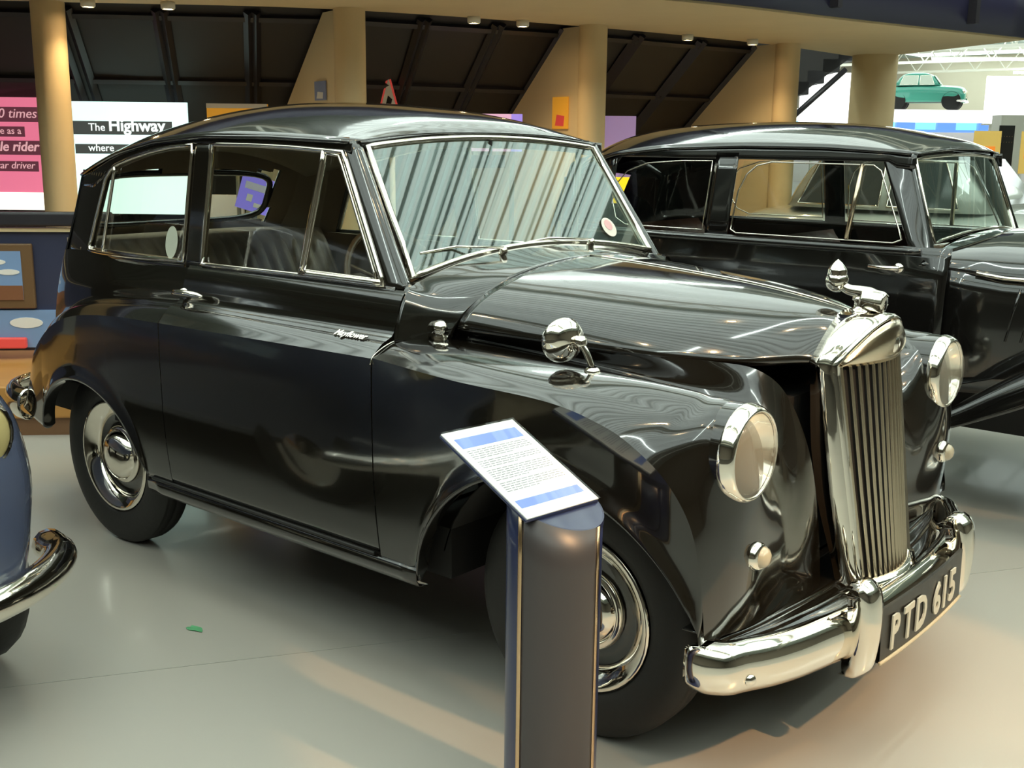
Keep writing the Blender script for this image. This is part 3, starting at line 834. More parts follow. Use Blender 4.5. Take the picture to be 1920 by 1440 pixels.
for t in (0.5, math.pi-.5, 4.71):
    sw.add(*tube([C_, C_+.2*(math.cos(t)*a1+math.sin(t)*a2)], .007, 6))
sw.add(*tube([C_, C_+np.array((.28, 0, -.15))], .02, 8))
sw.build('steering_wheel', mat('brown_bakelite', (.10, .06, .03), .3), CAR)
# interior mirror
rm = MB(); rm.add(*box((-.86, 0, 1.415), (.014, .15, .04))); rm.add(*tube([(-.85, 0, 1.42), (-.85, 0, 1.48)], .005, 6))
rm.build('rear_view_mirror', DARK, CAR, smooth=False)
# rear bumper and tail lamp (only an end shows past the tail)
bq = [(-2.62, .70), (-2.72, .69), (-2.86, .63), (-2.95, .5), (-3.0, .25), (-3.01, 0)]
q = cr(np.array(bq), 24); q = np.vstack([q*[1, -1], q[::-1][1:]]); nq = -bnorm(q)*-1
G = [[(p[0]-n[0]*a*(-1), p[1]-n[1]*a*(-1), .46+b) for a, b in bprof] for p, n in zip(q, -bnorm(q))]
part('rear_bumper', grid(np.array(G)), CHROME, thick=.004)

# ================================================================ INFORMATION STAND
px_, py_ = .186, -.985
hd_ = math.radians(82.27); tl_ = math.radians(23.8)
RT = np.array([math.cos(hd_), math.sin(hd_), 0]); BK = np.array([-math.sin(hd_), math.cos(hd_), 0]); UPV = BK*math.cos(tl_)+np.array([0, 0, 1])*math.sin(tl_)
NRM = np.cross(RT, UPV)
PC = np.array([.088, -.984, .804])
ST_ = thing('information_stand', 'navy post with a tilted printed information panel beside the black saloon', 'sign', (px_, py_, 0))
def planez(x, y):   # height of the panel underside plane
    return PC[2]-((x-PC[0])*NRM[0]+(y-PC[1])*NRM[1])/NRM[2]-.012
RP = np.array([math.cos(math.radians(44)), math.sin(math.radians(44))]); BP = np.array([-RP[1], RP[0]])
def post_sec(a0, a1, ra, rb, n=24):
    return [np.array([px_, py_])+ra*math.cos(t)*RP+rb*math.sin(t)*BP for t in np.linspace(a0, a1, n)]
def post_piece(name, a0, a1, ra, rb, m, n=20, z0=.02, closed=False):
    S_ = post_sec(a0, a1, ra, rb, n)
    A = []
    for q in np.linspace(0, 1, 8):
        A.append([(x, y, z0+(planez(x, y)-z0)*q) for x, y in S_])
    return mk(name, *grid(np.array(A)), m, ST_, thick=.002)
RA_, RB_ = .103, .088
pi = math.pi
post_piece('post_body', 0, 2*pi, RA_*.97, RB_*.97, NAVY, 60)
post_piece('post_face', -pi+.80, -.68, RA_, RB_, POSTGREY, 26)
post_piece('post_face', .68, pi-.80, RA_, RB_, POSTGREY, 26)
for a in (-pi+.74, -.62, .62, pi-.74):
    post_piece('edge_strip', a-.05, a+.05, RA_*1.015, RB_*1.015, COPPER, 5)
S_ = post_sec(0, 2*pi, RA_, RB_, 40)[:-1]
V = [(x, y, planez(x, y)) for x, y in S_]+[(x, y, planez(x, y)-.012) for x, y in S_]; n = len(S_)
mk('post_cap', V, [tuple(range(n))]+[(i, (i+1) % n, n+(i+1) % n, n+i) for i in range(n)], NAVY, ST_, smooth=False)
S_ = post_sec(0, 2*pi, .19, .165, 48)[:-1]
mk('base_plate', *poly_prism([tuple(q) for q in S_], 0.0, .016), NAVY, ST_, smooth=False)
def pl_pt(u, v, w_=0.0): return PC+RT*u+UPV*v+NRM*w_
def pl_box(u0, u1, v0, v1, w0, w1):
    V = [pl_pt(u, v, w_) for u in (u0, u1) for v in (v0, v1) for w_ in (w0, w1)]
    return V, [(0, 1, 3, 2), (4, 6, 7, 5), (0, 4, 5, 1), (2, 3, 7, 6), (0, 2, 6, 4), (1, 5, 7, 3)]
pb = mk('panel_back', *pl_box(-.105, .105, -.15, .15, -.012, -.004), NAVY, ST_, smooth=False, bevel=.003)
sheet_ = mk('panel_sheet', *pl_box(-.1035, .1035, -.1485, .1485, -.0035, -.001), PAPER, ST_, smooth=False)
mk('panel_cover', [pl_pt(-.106, -.151, .002), pl_pt(.106, -.151, .002), pl_pt(.106, .151, .002), pl_pt(-.106, .151, .002)], [(0, 1, 2, 3)], CLEAR, ST_, smooth=False)
mk('title_band', *pl_box(-.088, .088, .088, .122, -.0009, -.0006), BLUEINK, sheet_, smooth=False)
mk('footer_band', *pl_box(-.092, .088, -.118, -.094, -.0009, -.0006), BLUEINK, sheet_, smooth=False)
tl = MB(); rng = random.Random(3)
v = .078
for para in (5, 4, 6, 5):
    for k in range(para):
        if v < -.085: break
        u = -.086; end = .086 if k < para-1 else rng.uniform(-.02, .06)
        while u < end:
            wl = rng.uniform(.006, .018); tl.add(*pl_box(u, min(u+wl, end), v-.0022, v, -.0009, -.0007)); u += wl+.003
        v -= .0066
    v -= .005
tl.build('printed_lines', GREYINK, sheet_, smooth=False)

# ================================================================ SECOND BLACK SALOON (far side)
OB = thing('old_saloon', 'older black saloon with running boards parked behind the front car', 'car', (-.6, 2.48, 0))
Y0 = 2.48
def off(A):
    A = np.array(A, float).copy(); A[..., 1] += Y0; return A
def opart(name, VF, m, parent=None, **kw):
    return mk(name, off(np.array(VF[0], float)), VF[1], m, parent if parent is not None else OB, **kw)
def oy(x, z):
    y = .645-(z-1.08)*.22 if z > 1.08 else .645+.03*math.sin(math.pi*(1.08-z)/.75)
    if x < -1.3: y -= .16*((-1.3-x)/.8)**2
    if x > -.35 and z > 1.0: y -= .06*(x+.35)
    return y
OGX = [-2.05, -1.9, -1.7, -1.4, -1.0, -.6, -.3, -.2]; OGZ = [1.30, 1.375, 1.425, 1.455, 1.470, 1.468, 1.452, 1.445]
og = lambda x: float(interp(x, OGX, OGZ))
for s in (-1, 1):
    mb = MB()
    def sh_(x0, x1, z0, z1, nx=20, nz=6):
        return grid(mir(np.array([[(x, oy(x, z0(x)+(z1(x)-z0(x))*j/(nz-1)), z0(x)+(z1(x)-z0(x))*j/(nz-1)) for j in range(nz)] for x in np.linspace(x0, x1, nx)]), s))
    wtop = lambda x: float(interp(x, [-1.75, -1.66, -1.55, -1.40, -1.22, -1.14, -1.05, -.98, -.90, -.6, -.4, -.3], [1.28, 1.34, 1.378, 1.398, 1.405, 1.407, 1.30, 1.375, 1.402, 1.412, 1.405, 1.395]))
    mb.add(*sh_(-2.05, -.2, lambda x: min(og(x)-.012, 1.412) if -1.7 < x < -.28 else og(x)-.06, og, 50, 4))
    mb.add(*sh_(-2.1, -1.70, lambda x: 1.06, lambda x: og(max(x, -2.05)), 14, 8))                # rear quarter
    mb.add(*sh_(-1.125, -1.01, lambda x: 1.06, lambda x: 1.44, 6, 6))                             # centre pillar
    A = []
    for z in np.linspace(1.04, 1.45, 14):                                                        # front pillar
        t = (z-1.06)/.37
        xd = -.17-.17*t; yd = oy(xd, z); xw = -.095-.14*t; yw = .565-.05*t
        A.append(cr([(xd, yd, z), (xd+.035, yd-.006, z), (xw+.006, yw+.03, z), (xw, yw, z)], 10))
    mb.add(*grid(mir(np.array(A), s)))
    # lower side down to the running board
    L_ = []
    for x in np.linspace(-2.1, .0, 40):
        L_.append([(x, oy(x, z), z) for z in np.linspace(1.075, .36, 18)])
    mb.add(*grid(mir(np.array(L_), s)))
    cs = opart('body_side', (mb.V, mb.F), BLACK2, thick=.006)
    opart('waist_moulding', tube([(x, s*(oy(x, 1.065)+.006), 1.055) for x in np.linspace(-1.95, -.12, 30)], .016, 8), BLACK2, cs)
    opart('roof_gutter', tube([(x, s*(oy(x, og(x))+.008), og(x)) for x in np.linspace(-2.0, -.22, 40)], .008, 6), BLACK2, cs)
    fr = lambda nm, pts, r: opart(nm, tube([(x, s*(oy(x, z)+.003), z) for a, b in zip(pts, pts[1:]+pts[:1]) for x, z in [tuple(np.array(a)*(1-q)+np.array(b)*q) for q in np.linspace(0, 1, 6, endpoint=False)]], r, 6, closed=True), CHROME, cs)
    fr('front_window_frame', [(-.995, 1.10), (-.965, 1.085), (-.24, 1.085), (-.205, 1.10), (-.335, 1.375), (-.37, 1.398), (-.84, 1.402), (-.91, 1.385), (-.955, 1.345), (-.985, 1.27)], .0035)
    fr('rear_window_frame', [(-1.14, 1.09), (-1.58, 1.09), (-1.65, 1.12), (-1.69, 1.20), (-1.68, 1.28), (-1.62, 1.345), (-1.50, 1.385), (-1.30, 1.40), (-1.14, 1.402)], .003)
    opart('vent_post', tube([(x, s*(oy(x, z)+.002), z) for x, z in ((-.44, 1.09), (-.43, 1.25), (-.42, 1.40))], .011, 8), SATIN, cs)
    # window reveals: broad black surround inside the front window
    opart('front_window_glass', grid(mir(np.array([[(xb+(xt-xb)*v, oy(-.6, z)-.008, z) for v, z in zip(np.linspace(0, 1, 5), np.linspace(1.085, 1.405, 5))] for xb, xt in zip(np.linspace(-1.0, -.21, 12), np.linspace(-.985, -.345, 12))]), s)), GLASS, cs)
    opart('rear_window_glass', grid(mir(np.array([[(x, oy(x, z)-.008, z) for z in np.linspace(1.08, max(1.14, wtop(x)), 5)] for x in np.linspace(-1.69, -1.13, 14)]), s)), GLASS, cs)
    for x0, x1 in ((-1.03, -.99), (-1.16, -1.12)):
        pass
    hb = MB(); hx = -.20
    hb.add(*tube([(hx, s*(oy(hx, .98)+.0), .985), (hx, s*(oy(hx, .98)+.03), .985)], .010, 8))
    hb.add(*tube([(hx+.012, s*(oy(hx, .98)+.032), .985), (hx-.115, s*(oy(hx, .98)+.034), .987)], [.012, .007], 8))
    hb.add(*lathe([(.022, 0), (.02, .006), (0, .008)], (hx, s*oy(hx, .98), .985), (0, s, 0), 12))
    opart('door_handle', (hb.V, hb.F), CHROME, cs)
    # running board and front wing
    opart('running_board', box((-.75, s*.745, .315), (1.5, .19, .035)), BLACK2, bevel=.012)
    W1 = [(-.25, .66, .36), (.05, .66, .45), (.35, .655, .63), (.65, .65, .80), (.95, .645, .86), (1.25, .64, .78), (1.45, .60, .55)]
    W2 = [(-.25, .75, .34), (.05, .76, .44), (.35, .77, .635), (.65, .775, .81), (.95, .775, .875), (1.25, .77, .79), (1.46, .74, .54)]
    W3 = [(-.25, .83, .33), (.05, .84, .42), (.35, .85, .60), (.65, .855, .765), (.95, .855, .825), (1.25, .85, .745), (1.44, .82, .52)]
    W4 = [(-.25, .84, .315), (.05, .86, .37), (.35, .87, .50), (.65, .875, .66), (.95, .875, .72), (1.25, .87, .64), (1.42, .83, .45)]
    A = surf([W1, W2, W3, W4], 50, 20)
    opart('front_wing', grid(mir(A, s)), BLACK2, thick=.006)
    sl_ = MB(); sl_.add(*lathe([(.0, -.04), (.03, -.035), (.04, 0), (.036, .02), (0, .03)], (.42, s*.78, .73), (1, 0, 0), 16)); sl_.add(*tube([(.42, s*.78, .70), (.42, s*.78, .65)], .012, 8))
    opart('wing_lamp', (sl_.V, sl_.F), CHROME)
    wd = wheel(.95, Y0+s*.66, s, .34, OB, BLACK2); wheel(-1.75, Y0+s*.66, s, .34, OB, BLACK2)
    # bonnet side with louvres
    for k in range(9):
        x = .26+k*.055
        opart('louvre', tube([(x, s*(.645-.29*x), .93), (x-.015, s*(.652-.29*x), .85), (x-.035, s*(.66-.29*x), .72)], .006, 6), BLACK2)
# roof
RL = []
for x, h, fz in ((-.205, .02, 1), (-.24, .045, 1), (-.32, .07, .8), (-.6, .10, 0), (-1.0, .115, 0), (-1.4, .12, 0), (-1.7, .125, 0), (-1.9, .13, 0), (-2.05, .12, 0)):
    yw = oy(x, og(x))-.03*fz
    RL.append([(x-.06*(1-t*t)*(1 if x < -1.9 else 0)+.03*(1-t*t)*(1 if x > -.3 else 0), t*yw, og(x)+h*(1-abs(t)**2.4)) for t in np.linspace(-1, 1, 33)])
opart('roof', grid(cr(np.array(RL), 50)), BLACK2, thick=.006)
opart('roof_headlining', grid(np.array([[(p[0]+(.05 if p[0] < -1 else -.05), p[1]*.95, p[2]-.035) for p in l] for l in RL[2:-1]])), DARK)
# rear closing panel
lo = [(-2.1, oy(-2.1, 1.06), 1.06), (-2.25, .33, 1.06), (-2.28, 0, 1.06)]
up_ = [(-2.05, oy(-2.05, 1.3), 1.30), (-2.12, .33, 1.38), (-2.14, 0, 1.42)]
dn = [(-2.1, .56, .36), (-2.45, .40, .36), (-2.5, 0, .36)]
A = surf([full(l[::-1]) for l in (up_, lo, dn)], 25, 20); V, F = grid(A)
V0 = V; F = [f for f in F if not (abs(np.mean([V0[i][1] for i in f])) < .28 and 1.12 < np.mean([V0[i][2] for i in f]) < 1.30)]
opart('tail_panel', (V, F), BLACK2, thick=.006)
# windscreen
def ow(y, z): return (-.095-(z-1.06)*.378+.04*(1-(y/.56)**2), y, z)
bt = [(y, 1.085+.035*(1-(y/.55)**2)) for y in np.linspace(-.545, .545, 17)]; tp = [(y, 1.425+.018*(1-(y/.5)**2)) for y in np.linspace(.505, -.505, 17)]
opart('windscreen_frame', tube([ow(y, z) for y, z in bt]+[ow(.535, 1.2), ow(.52, 1.32)]+[ow(y, z) for y, z in tp]+[ow(-.52, 1.32), ow(-.535, 1.2)], .009, 8, closed=True), CHROME)
opart('windscreen_glass', grid(np.array([[ow(yb*(1-.075*v), 1.085+.035*(1-(yb/.55)**2)+v*(.34-.017*(1-(yb/.55)**2))) for v in np.linspace(0, 1, 5)] for yb in np.linspace(-.545, .545, 17)])), WGLASS)
# scuttle and bonnet
BL = []
for x, zc, yb, zb, xo in ((-.06, 1.115, .655, 1.00, -.06), (.06, 1.125, .63, .985, 0), (.2, 1.125, .585, .965, 0), (.6, 1.10, .47, .95, 0), (1.0, 1.075, .37, .94, 0), (1.3, 1.05, .27, .93, 0)):
    BL.append([(x+xo*abs(t)**2, yb*math.sin(t*pi/2), zb+(zc-zb)*math.cos(t*pi/2)) for t in np.linspace(-1, 1, 31)])
opart('bonnet', grid(cr(np.array(BL), 40)), BLACK2, thick=.006)
for s in (-1, 1):
    opart('bonnet_side', grid(mir(np.array([[(x, yb+.006*math.sin(pi*q), zb+(.5-zb)*q) for q in np.linspace(0, 1, 8)] for x, yb, zb in ((-.06, .655, 1.0), (.06, .63, .985), (.2, .585, .965), (.6, .47, .95), (1.0, .37, .94), (1.3, .27, .93))]), s)), BLACK2, thick=.006)
opart('bonnet_moulding', tube([(x, -y-.004, z) for x, y, z in ((.1, .617, .985), (.2, .587, .97), (.6, .475, .955), (1.0, .375, .945), (1.3, .275, .935))], .009, 8), CHROME)
opart('radiator_shell', box((1.34, 0, .74), (.10, .42, .66)), CHROME, bevel=.03)
opart('front_bumper', tube(cr([(1.4, -.80, .42), (1.55, -.6, .42), (1.62, 0, .42), (1.55, .6, .42), (1.4, .80, .42)], 24), .04, 10), CHROME)
for s in (-1, 1):
    opart('headlamp', lathe([(0, -.14), (.06, -.11), (.10, -.03), (.11, .03), (.10, .05), (0, .06)], (1.28, s*.46, .88), (1, 0, 0), 24), CHROME)
opart('underbody', box((-.5, 0, .42), (3.6, 1.1, .16)), DARK, smooth=False)
# interior
opart('rear_seat', pleated(-1.62, .6, -1.85, 1.06, -.52, .52, 10), mat('red_brown_hide', (.16, .06, .035), .5))
opart('front_seat', pleated(-.88, .55, -1.02, 1.04, -.52, .52, 10), mat('dark_red_hide', (.10, .035, .025), .5))
opart('dashboard', box((-.16, 0, .99), (.10, 1.08, .14)), WOODT, bevel=.02)
opart('cabin_floor', box((-.95, 0, .46), (1.9, 1.2, .02)), DARK, smooth=False)

# ================================================================ GENERIC SMALLER SALOONS (blue corner, gallery car, right edge car)
def saloon(root, paint, arches=True, lamp_y=.60, lamp_z=.72, glassm=None):
    """children of root in root's local space; x forward, front axle x=0, body about 3.7 long and 1.56 wide"""
    mw = world_of(root)
    def p(name, VF, m, parent=None, **kw):
        return mk(name, [tuple(mw @ Vector(tuple(map(float, v)))) for v in VF[0]], VF[1], m, parent if parent is not None else root, **kw)
    secs = []
    #      x     zc    w    zs(shoulder) zbot
    for x, zc, wd_, zs, zb in ((.52, .62, .40, .56, .36), (.48, .80, .62, .70, .33), (.38, .90, .725, .78, .32), (.2, .95, .775, .83, .32), (-.2, .985, .78, .86, .32), (-.55, 1.0, .785, .88, .32),
                               (-1.1, 1.0, .79, .90, .32), (-1.7, .99, .79, .90, .32), (-2.2, .97, .775, .86, .33), (-2.55, .92, .72, .76, .36), (-2.75, .80, .60, .62, .40), (-2.82, .62, .35, .52, .44)):
        h = [(x, 0, zc), (x, wd_*.45, zc-.012), (x, wd_*.75, zc-.05), (x, wd_*.93, zs), (x, wd_, zs-.15 if zs > .7 else zs-.06), (x, wd_*.99, (zs+zb)/2-.05), (x, wd_*.95, zb)]
        secs.append(cr(full(h), 45))
    body = p('body', grid(cr(np.array(secs), 60)), paint, thick=.005)
    # cabin
    cb = []
    for z, xf, xr, wd_ in ((.97, -.42, -2.25, .70), (1.12, -.52, -2.18, .67), (1.28, -.66, -2.08, .62), (1.40, -.80, -1.95, .565), (1.455, -.95, -1.80, .49), (1.49, -1.15, -1.6, .30)):
        ring_ = []
        for t in np.linspace(0, 2*pi, 48, endpoint=False):
            c_, s_ = math.cos(t), math.sin(t); k = (abs(c_)**5+abs(s_)**5)**(-.2)
            ring_.append(((xf+xr)/2+(xf-xr)/2*c_*k, wd_*s_*k, z))
        cb.append(ring_)
    cab = p('cabin', grid(np.array(cb), closed_u=True), paint, thick=.004)
    mk_top = [q for q in cb[-1]]; p('roof_top', (mk_top, [tuple(range(48))]), paint, cab)
    gm = glassm or mat('dark_car_glass', (.05, .06, .06), .05, coat=1)
    for s in (-1, 1):
        for x0, x1, t0, t1 in ((-.68, -1.25, -.84, -1.25), (-1.32, -2.02, -1.32, -1.88)):
            q = [(x0, s*.704, 1.0), (x1, s*.704, 1.0), (t1, s*.594, 1.36), (t0, s*.594, 1.36)]
            sw_ = p('side_window', slab_poly(q, (0, s*.012, 0)), gm, cab, smooth=False)
            p('side_window_trim', tube(np.array([np.array(a)*(1-v)+np.array(b)*v+np.array((0, s*.010, 0)) for a, b in zip(q, q[1:]+q[:1]) for v in (0, .33, .66)]), .010, 6, closed=True), CHROME, cab)
        hl = p('headlamp', lathe([(.0, -.12), (.08, -.08), (.10, 0), (.105, .02), (.098, .04), (.09, .042)], (.43, s*lamp_y, lamp_z), (1, 0, 0), 28), CHROME)
        p('headlamp_glass', lathe([(.092, .036), (.07, .055), (.03, .065), (0, .067)], (.43, s*lamp_y, lamp_z), (1, 0, 0), 24), mat('amber_tinted_lens', (.55, .45, .20), .12, coat=1), hl)
        for cx in (0, -2.1):
            t = p('tyre', lathe([(.18, .05), (.20, .062), (.25, .068), (.29, .058), (.305, .03), (.305, -.03), (.29, -.06), (.18, -.05)], (cx, s*.69, .305), (0, s, 0), 32), RUBBER)
            p('hub_cap', lathe([(.18, .05), (.16, .045), (.13, .05), (.10, .07), (0, .085)], (cx, s*.69, .305), (0, s, 0), 28), CHROME, t)
            if arches: p('arch_shade_disc', lathe([(.0, 0), (.36, 0), (.365, .008), (.355, .014)], (cx, s*.775, .36), (0, s, 0), 32), DARK)  # dark disc imitates the shaded opening; the body is not cut
    q = [(-.47, -.56, 1.02), (-.47, .56, 1.02), (-.74, .46, 1.37), (-.74, -.46, 1.37)]
    p('windscreen', slab_poly(q, (.015, 0, .012)), gm, cab, smooth=False)
    p('grille', box((.50, 0, .60), (.05, .5, .24)), SATIN, bevel=.02)
    bq = cr([(.20, -.84, .36), (.36, -.80, .36), (.50, -.62, .355), (.57, -.3, .35), (.58, 0, .35), (.57, .3, .35), (.50, .62, .355), (.36, .80, .36), (.20, .84, .36)], 40)
    p('front_bumper', tube(bq, np.array([.02]+[.045]*38+[.02]), 12), CHROME)
    p('underbody', box((-1.1, 0, .40), (2.9, 1.1, .14)), DARK, smooth=False)
    return body
bl = thing('small_blue_saloon', 'slate blue saloon with round headlamp and chrome bumper at the left edge', 'car', (-1.60, -2.125, 0), 0)
saloon(bl, BLUEPAINT, arches=False, lamp_y=.552, lamp_z=.765)

# ================================================================ BACK OF THE BAY: columns, soffit, fins, dark sloping panels
COLS = [(-6.26, 1.50), (-4.8, 3.0), (-4.03, 4.93), (-3.5, 7.3)]
ZS = 2.4
for i, (x, y) in enumerate(COLS):
    o = mk('column', *lathe([(.0, 0), (.125, 0), (.125, .12), (.115, .14), (.115, ZS)], (x, y, 0), (0, 0, 1), 36), CONCRETE)
    struct(o)
struct(mk('column', *lathe([(.0, 0), (.24, 0), (.24, .12), (.23, .14), (.23, ZS)], (-3.38, 9.05, 0), (0, 0, 1), 40), CONCRETE))
back = cr(np.array([(-8.6, -1.2), (-7.4, .2), (-6.2, 1.55), (-4.95, 2.9), (-4.15, 4.9), (-3.68, 7.2), (-3.62, 9.4)]), 40)
front_ = cr(np.array([(-6.2, -2.2), (-5.0, -.1), (-3.75, 1.9), (-2.69, 3.83), (-2.2, 5.76), (-1.61, 8.02)]), 40)
PLY = [tuple(q) for q in back]+[tuple(q) for q in front_[::-1]]
V = [(x, y, ZS) for x, y in PLY]+[(x, y, ZS+.35) for x, y in PLY]; n = len(PLY); k = len(back)
F = [(i, i+1, n-2-i, n-1-i) for i in range(k-1)]+[tuple(j+n for j in (i, n-1-i, n-2-i, i+1)) for i in range(k-1)]+[(i, n+i, n+(i+1) % n, (i+1) % n) for i in range(n)]
so = struct(mk('soffit', V, F, CONCRETE, smooth=False))
# fascia standing on the soffit edge
A = np.array([[(x+.02, y-.01, ZS+.015), (x+.03, y-.015, ZS+.55)] for x, y in front_])
struct(mk('trim_2', *grid(A), FASCIA, thick=.04))
for j in (24, 30, 36):
    x, y = front_[j]; mk('fascia_post', *box((x+.06, y-.02, ZS+.32), (.05, .12, .5), rz=math.radians(75)), DARKRIB, so, smooth=False)
# small downlights under the soffit edge near the columns
for (x, y), wh in (((-5.55, 2.0), 'left of the second column'), ((-4.4, 3.9), 'left of the third column'), ((-4.25, 4.3), 'close beside the third column'), ((-3.8, 6.0), 'right of the third column'), ((-3.55, 6.7), 'left of the fourth column'), ((-5.9, 1.6), 'close beside the first column'), ((-4.75, 4.75), 'behind the third column, added to brighten the fin'), ((-4.15, 7.0), 'behind the fourth column, added to brighten the fin')):
    pw = 34 if 'behind' in wh else 16  # the stronger pair behind the columns is added to brighten the fins
    t = thing('downlight', 'small round downlight under the cream soffit '+wh, 'light', (x, y, ZS-.05), 0, 'downlights under the soffit')
    mk('housing', *lathe([(.0, .05), (.05, .05), (.05, .01), (.04, 0), (.036, .006)], (x, y, ZS-.05), (0, 0, 1), 16), STEEL, t)
    mk('lamp', *lathe([(.036, .006), (0, .004)], (x, y, ZS-.05), (0, 0, 1), 16), LAMPFACE, t)
    ld = bpy.data.lights.new('downlight_beam', 'SPOT'); ld.energy = pw; ld.spot_size = math.radians(120); ld.spot_blend = .8; ld.color = (1, .75, .42); ld.shadow_soft_size = .04
    o = bpy.data.objects.new('downlight_beam', ld); COL.objects.link(o); o.location = (x, y, ZS-.06); o.parent = t; o.matrix_parent_inverse = world_of(t).inverted()

def bdir(i):
    a = COLS[max(i-1, 0)]; b = COLS[min(i+1, len(COLS)-1)]; v = np.array(b)-np.array(a); v = v/np.linalg.norm(v)
    return np.array([-v[1], v[0]])
# cream triangular fins behind the columns
FIN = []
for i in range(4):
    c = np.array(COLS[i]); d = bdir(i) if i != 1 else np.array([math.cos(math.radians(163)), math.sin(math.radians(163))])
    fwd = c+d*.05
    pts = []
    for back_, z in ((0.0, 0.0), (3.0, 0.0), (3.0, .02), (.30, ZS), (0.0, ZS)):
        q = fwd+d*back_; pts.append((q[0], q[1], z))
    t_ = np.array([-d[1], d[0]])*.10
    if i: struct(mk('fin', *slab_poly(np.array(pts)-np.array([t_[0], t_[1], 0])*.5, (t_[0], t_[1], 0)), CREAM, smooth=False))
    FIN.append((fwd, d))
# dark sloping panels between the fins
ext = [(-8.4, -1.0)]+COLS
for i in range(len(ext)-1):
    a = np.array(ext[i]); b = np.array(ext[i+1])
    def dd(j):
        if 1 <= j <= 4: return bdir(j-1)
        return bdir(0) if j < 1 else bdir(3)
    da, db = dd(i), dd(i+1)
    def pt(u, z, lift=0.0):
        f_ = (ZS-z)/ZS*2.75+.40-lift
        q = (a+da*f_)*(1-u)+(b+db*f_)*u
        return (q[0], q[1], z)
    bay = mk('sloping_panel', [pt(0, 2.8), pt(1, 2.8), pt(1, 0.0), pt(0, 0.0)], [(0, 1, 2, 3)], DARKPANEL, so, smooth=False, thick=.03)
    for u in (.02, .33, .36, .66, .69, .98):
        mk('upright_rib', *tube([pt(u, 2.4, .05), pt(u, .1, .05)], .035, 4), DARKRIB, bay, smooth=False)
    for z in (2.36, 1.92, 1.45):
        mk('cross_rail', *tube([pt(.02, z, .04), pt(.98, z, .04)], .03, 4), DARKRIB, bay, smooth=False)
mk_wall = struct(mk('wall_back', *box((-10.2, 2.0, 1.6), (.2, 20, 3.4), rz=math.radians(-28)), DARKPANEL, smooth=False))

# ================================================================ DISPLAY SIGNS BEHIND THE COLUMNS
def board(name, label, cat, c, yaw, w_, h_, m, th=.04, tilt=0.0, group=None):
    """upright board centred at c facing the cars; yaw = heading of its text direction"""
    t = thing(name, label, cat, (c[0], c[1], c[2]-h_/2), 0, group)
    r = np.array([math.cos(yaw), math.sin(yaw), 0]); u = np.array([0, 0, 1.0])
    if tilt: r, u = r*math.cos(tilt)+u*math.sin(tilt), u*math.cos(tilt)-r*math.sin(tilt)
    n_ = np.cross(r, u)
    C0 = np.array(c)
    def bx(u0, u1, v0, v1, w0, w1):
        V = [C0+r*a+u*b+n_*k for a in (u0, u1) for b in (v0, v1) for k in (w0, w1)]
        return V, [(0, 1, 3, 2), (4, 6, 7, 5), (0, 4, 5, 1), (2, 3, 7, 6), (0, 2, 6, 4), (1, 5, 7, 3)]
    mk('board', *bx(-w_/2, w_/2, -h_/2, h_/2, -th, 0), m, t, smooth=False)
    return t, bx, (C0, r, u, n_)
PINK = mat('backlit_pink_panel', (.75, .2, .35), .5, emit=(.95, .22, .36), estr=.36)
PINKW = mat('backlit_pale_panel', (.9, .85, .7), .5, emit=(1, .93, .75), estr=.7)
TEALW = mat('backlit_teal_white_panel', (.8, .95, .92), .5, emit=(.66, 1.0, .92), estr=.62)
CAPT = mat('dark_caption_strip', (.05, .03, .03), .5, emit=(.20, .05, .08), estr=.25)
CAPT2 = mat('dark_teal_caption_strip', (.05, .05, .05), .5, emit=(.10, .12, .11), estr=.25)
PTXT = mat('pale_pink_lettering', (.8, .5, .55), .5, emit=(1, .55, .6), estr=.3)
WTXT = mat('white_lettering', (.85, .9, .88), .5, emit=(.85, 1, .97), estr=.6)
YB = math.radians(39.7)
# pink sign: visible right end next to the first column
t, bx, (C0, r, u, n_) = board('pink_sign', 'backlit pink sign with dark caption strips left of the first column', 'sign', (-7.63, 1.53, 1.34), YB, 1.15, .88, PINK)
mk('pale_foot', *bx(-.575, .575, -.44, -.30, 0, .004), PINKW, t, smooth=False)
def cap(t, bx, O_, m, u0, u1, v0, v1, body, size, us, mt, align='RIGHT', shear=0.0, bold=.0):
    st_ = mk('caption_strip', *bx(u0, u1, v0, v1, 0, .006), m, t, smooth=False)
    C0, r, u, n_ = O_
    V, F = text_mesh(body, size, C0+r*us+u*(v0+(v1-v0)*.28)+n_*.008, r, u, .002, align, shear=shear, bold=bold)
    mk('caption_text', V, F, mt, st_, smooth=False)
O_ = (C0, r, u, n_)
cap(t, bx, O_, CAPT, -.575, .575, .25, .365, '40 times', .104, .535, PTXT, shear=.2)
cap(t, bx, O_, CAPT, -.3, .43, .135, .215, 'die as a', .075, .405, PTXT)
cap(t, bx, O_, CAPT, -.575, .575, -.005, .105, 'cle rider', .104, .53, PTXT, shear=.2, bold=.002)
cap(t, bx, O_, CAPT, -.4, .52, -.135, -.055, 'car driver', .078, .49, PTXT, shear=.2)
# teal-white sign
t, bx, O_ = board('highway_sign', 'backlit teal-white sign with a highway caption right of the first column', 'sign', (-6.72, 2.33, 1.315), YB, 1.00, .88, TEALW)
cap(t, bx, O_, CAPT2, -.45, .38, .185, .29, 'The', .085, -.285, WTXT, 'LEFT')
C0, r, u, n_ = O_
V, F = text_mesh('Highway', .13, C0+r*(-.125)+u*.215+n_*.008, r, u, .002, 'LEFT', bold=.003); mk('sign_text', V, F, WTXT, t, smooth=False)
cap(t, bx, O_, CAPT2, -.40, .10, .035, .11, 'where', .08, -.295, WTXT, 'LEFT')
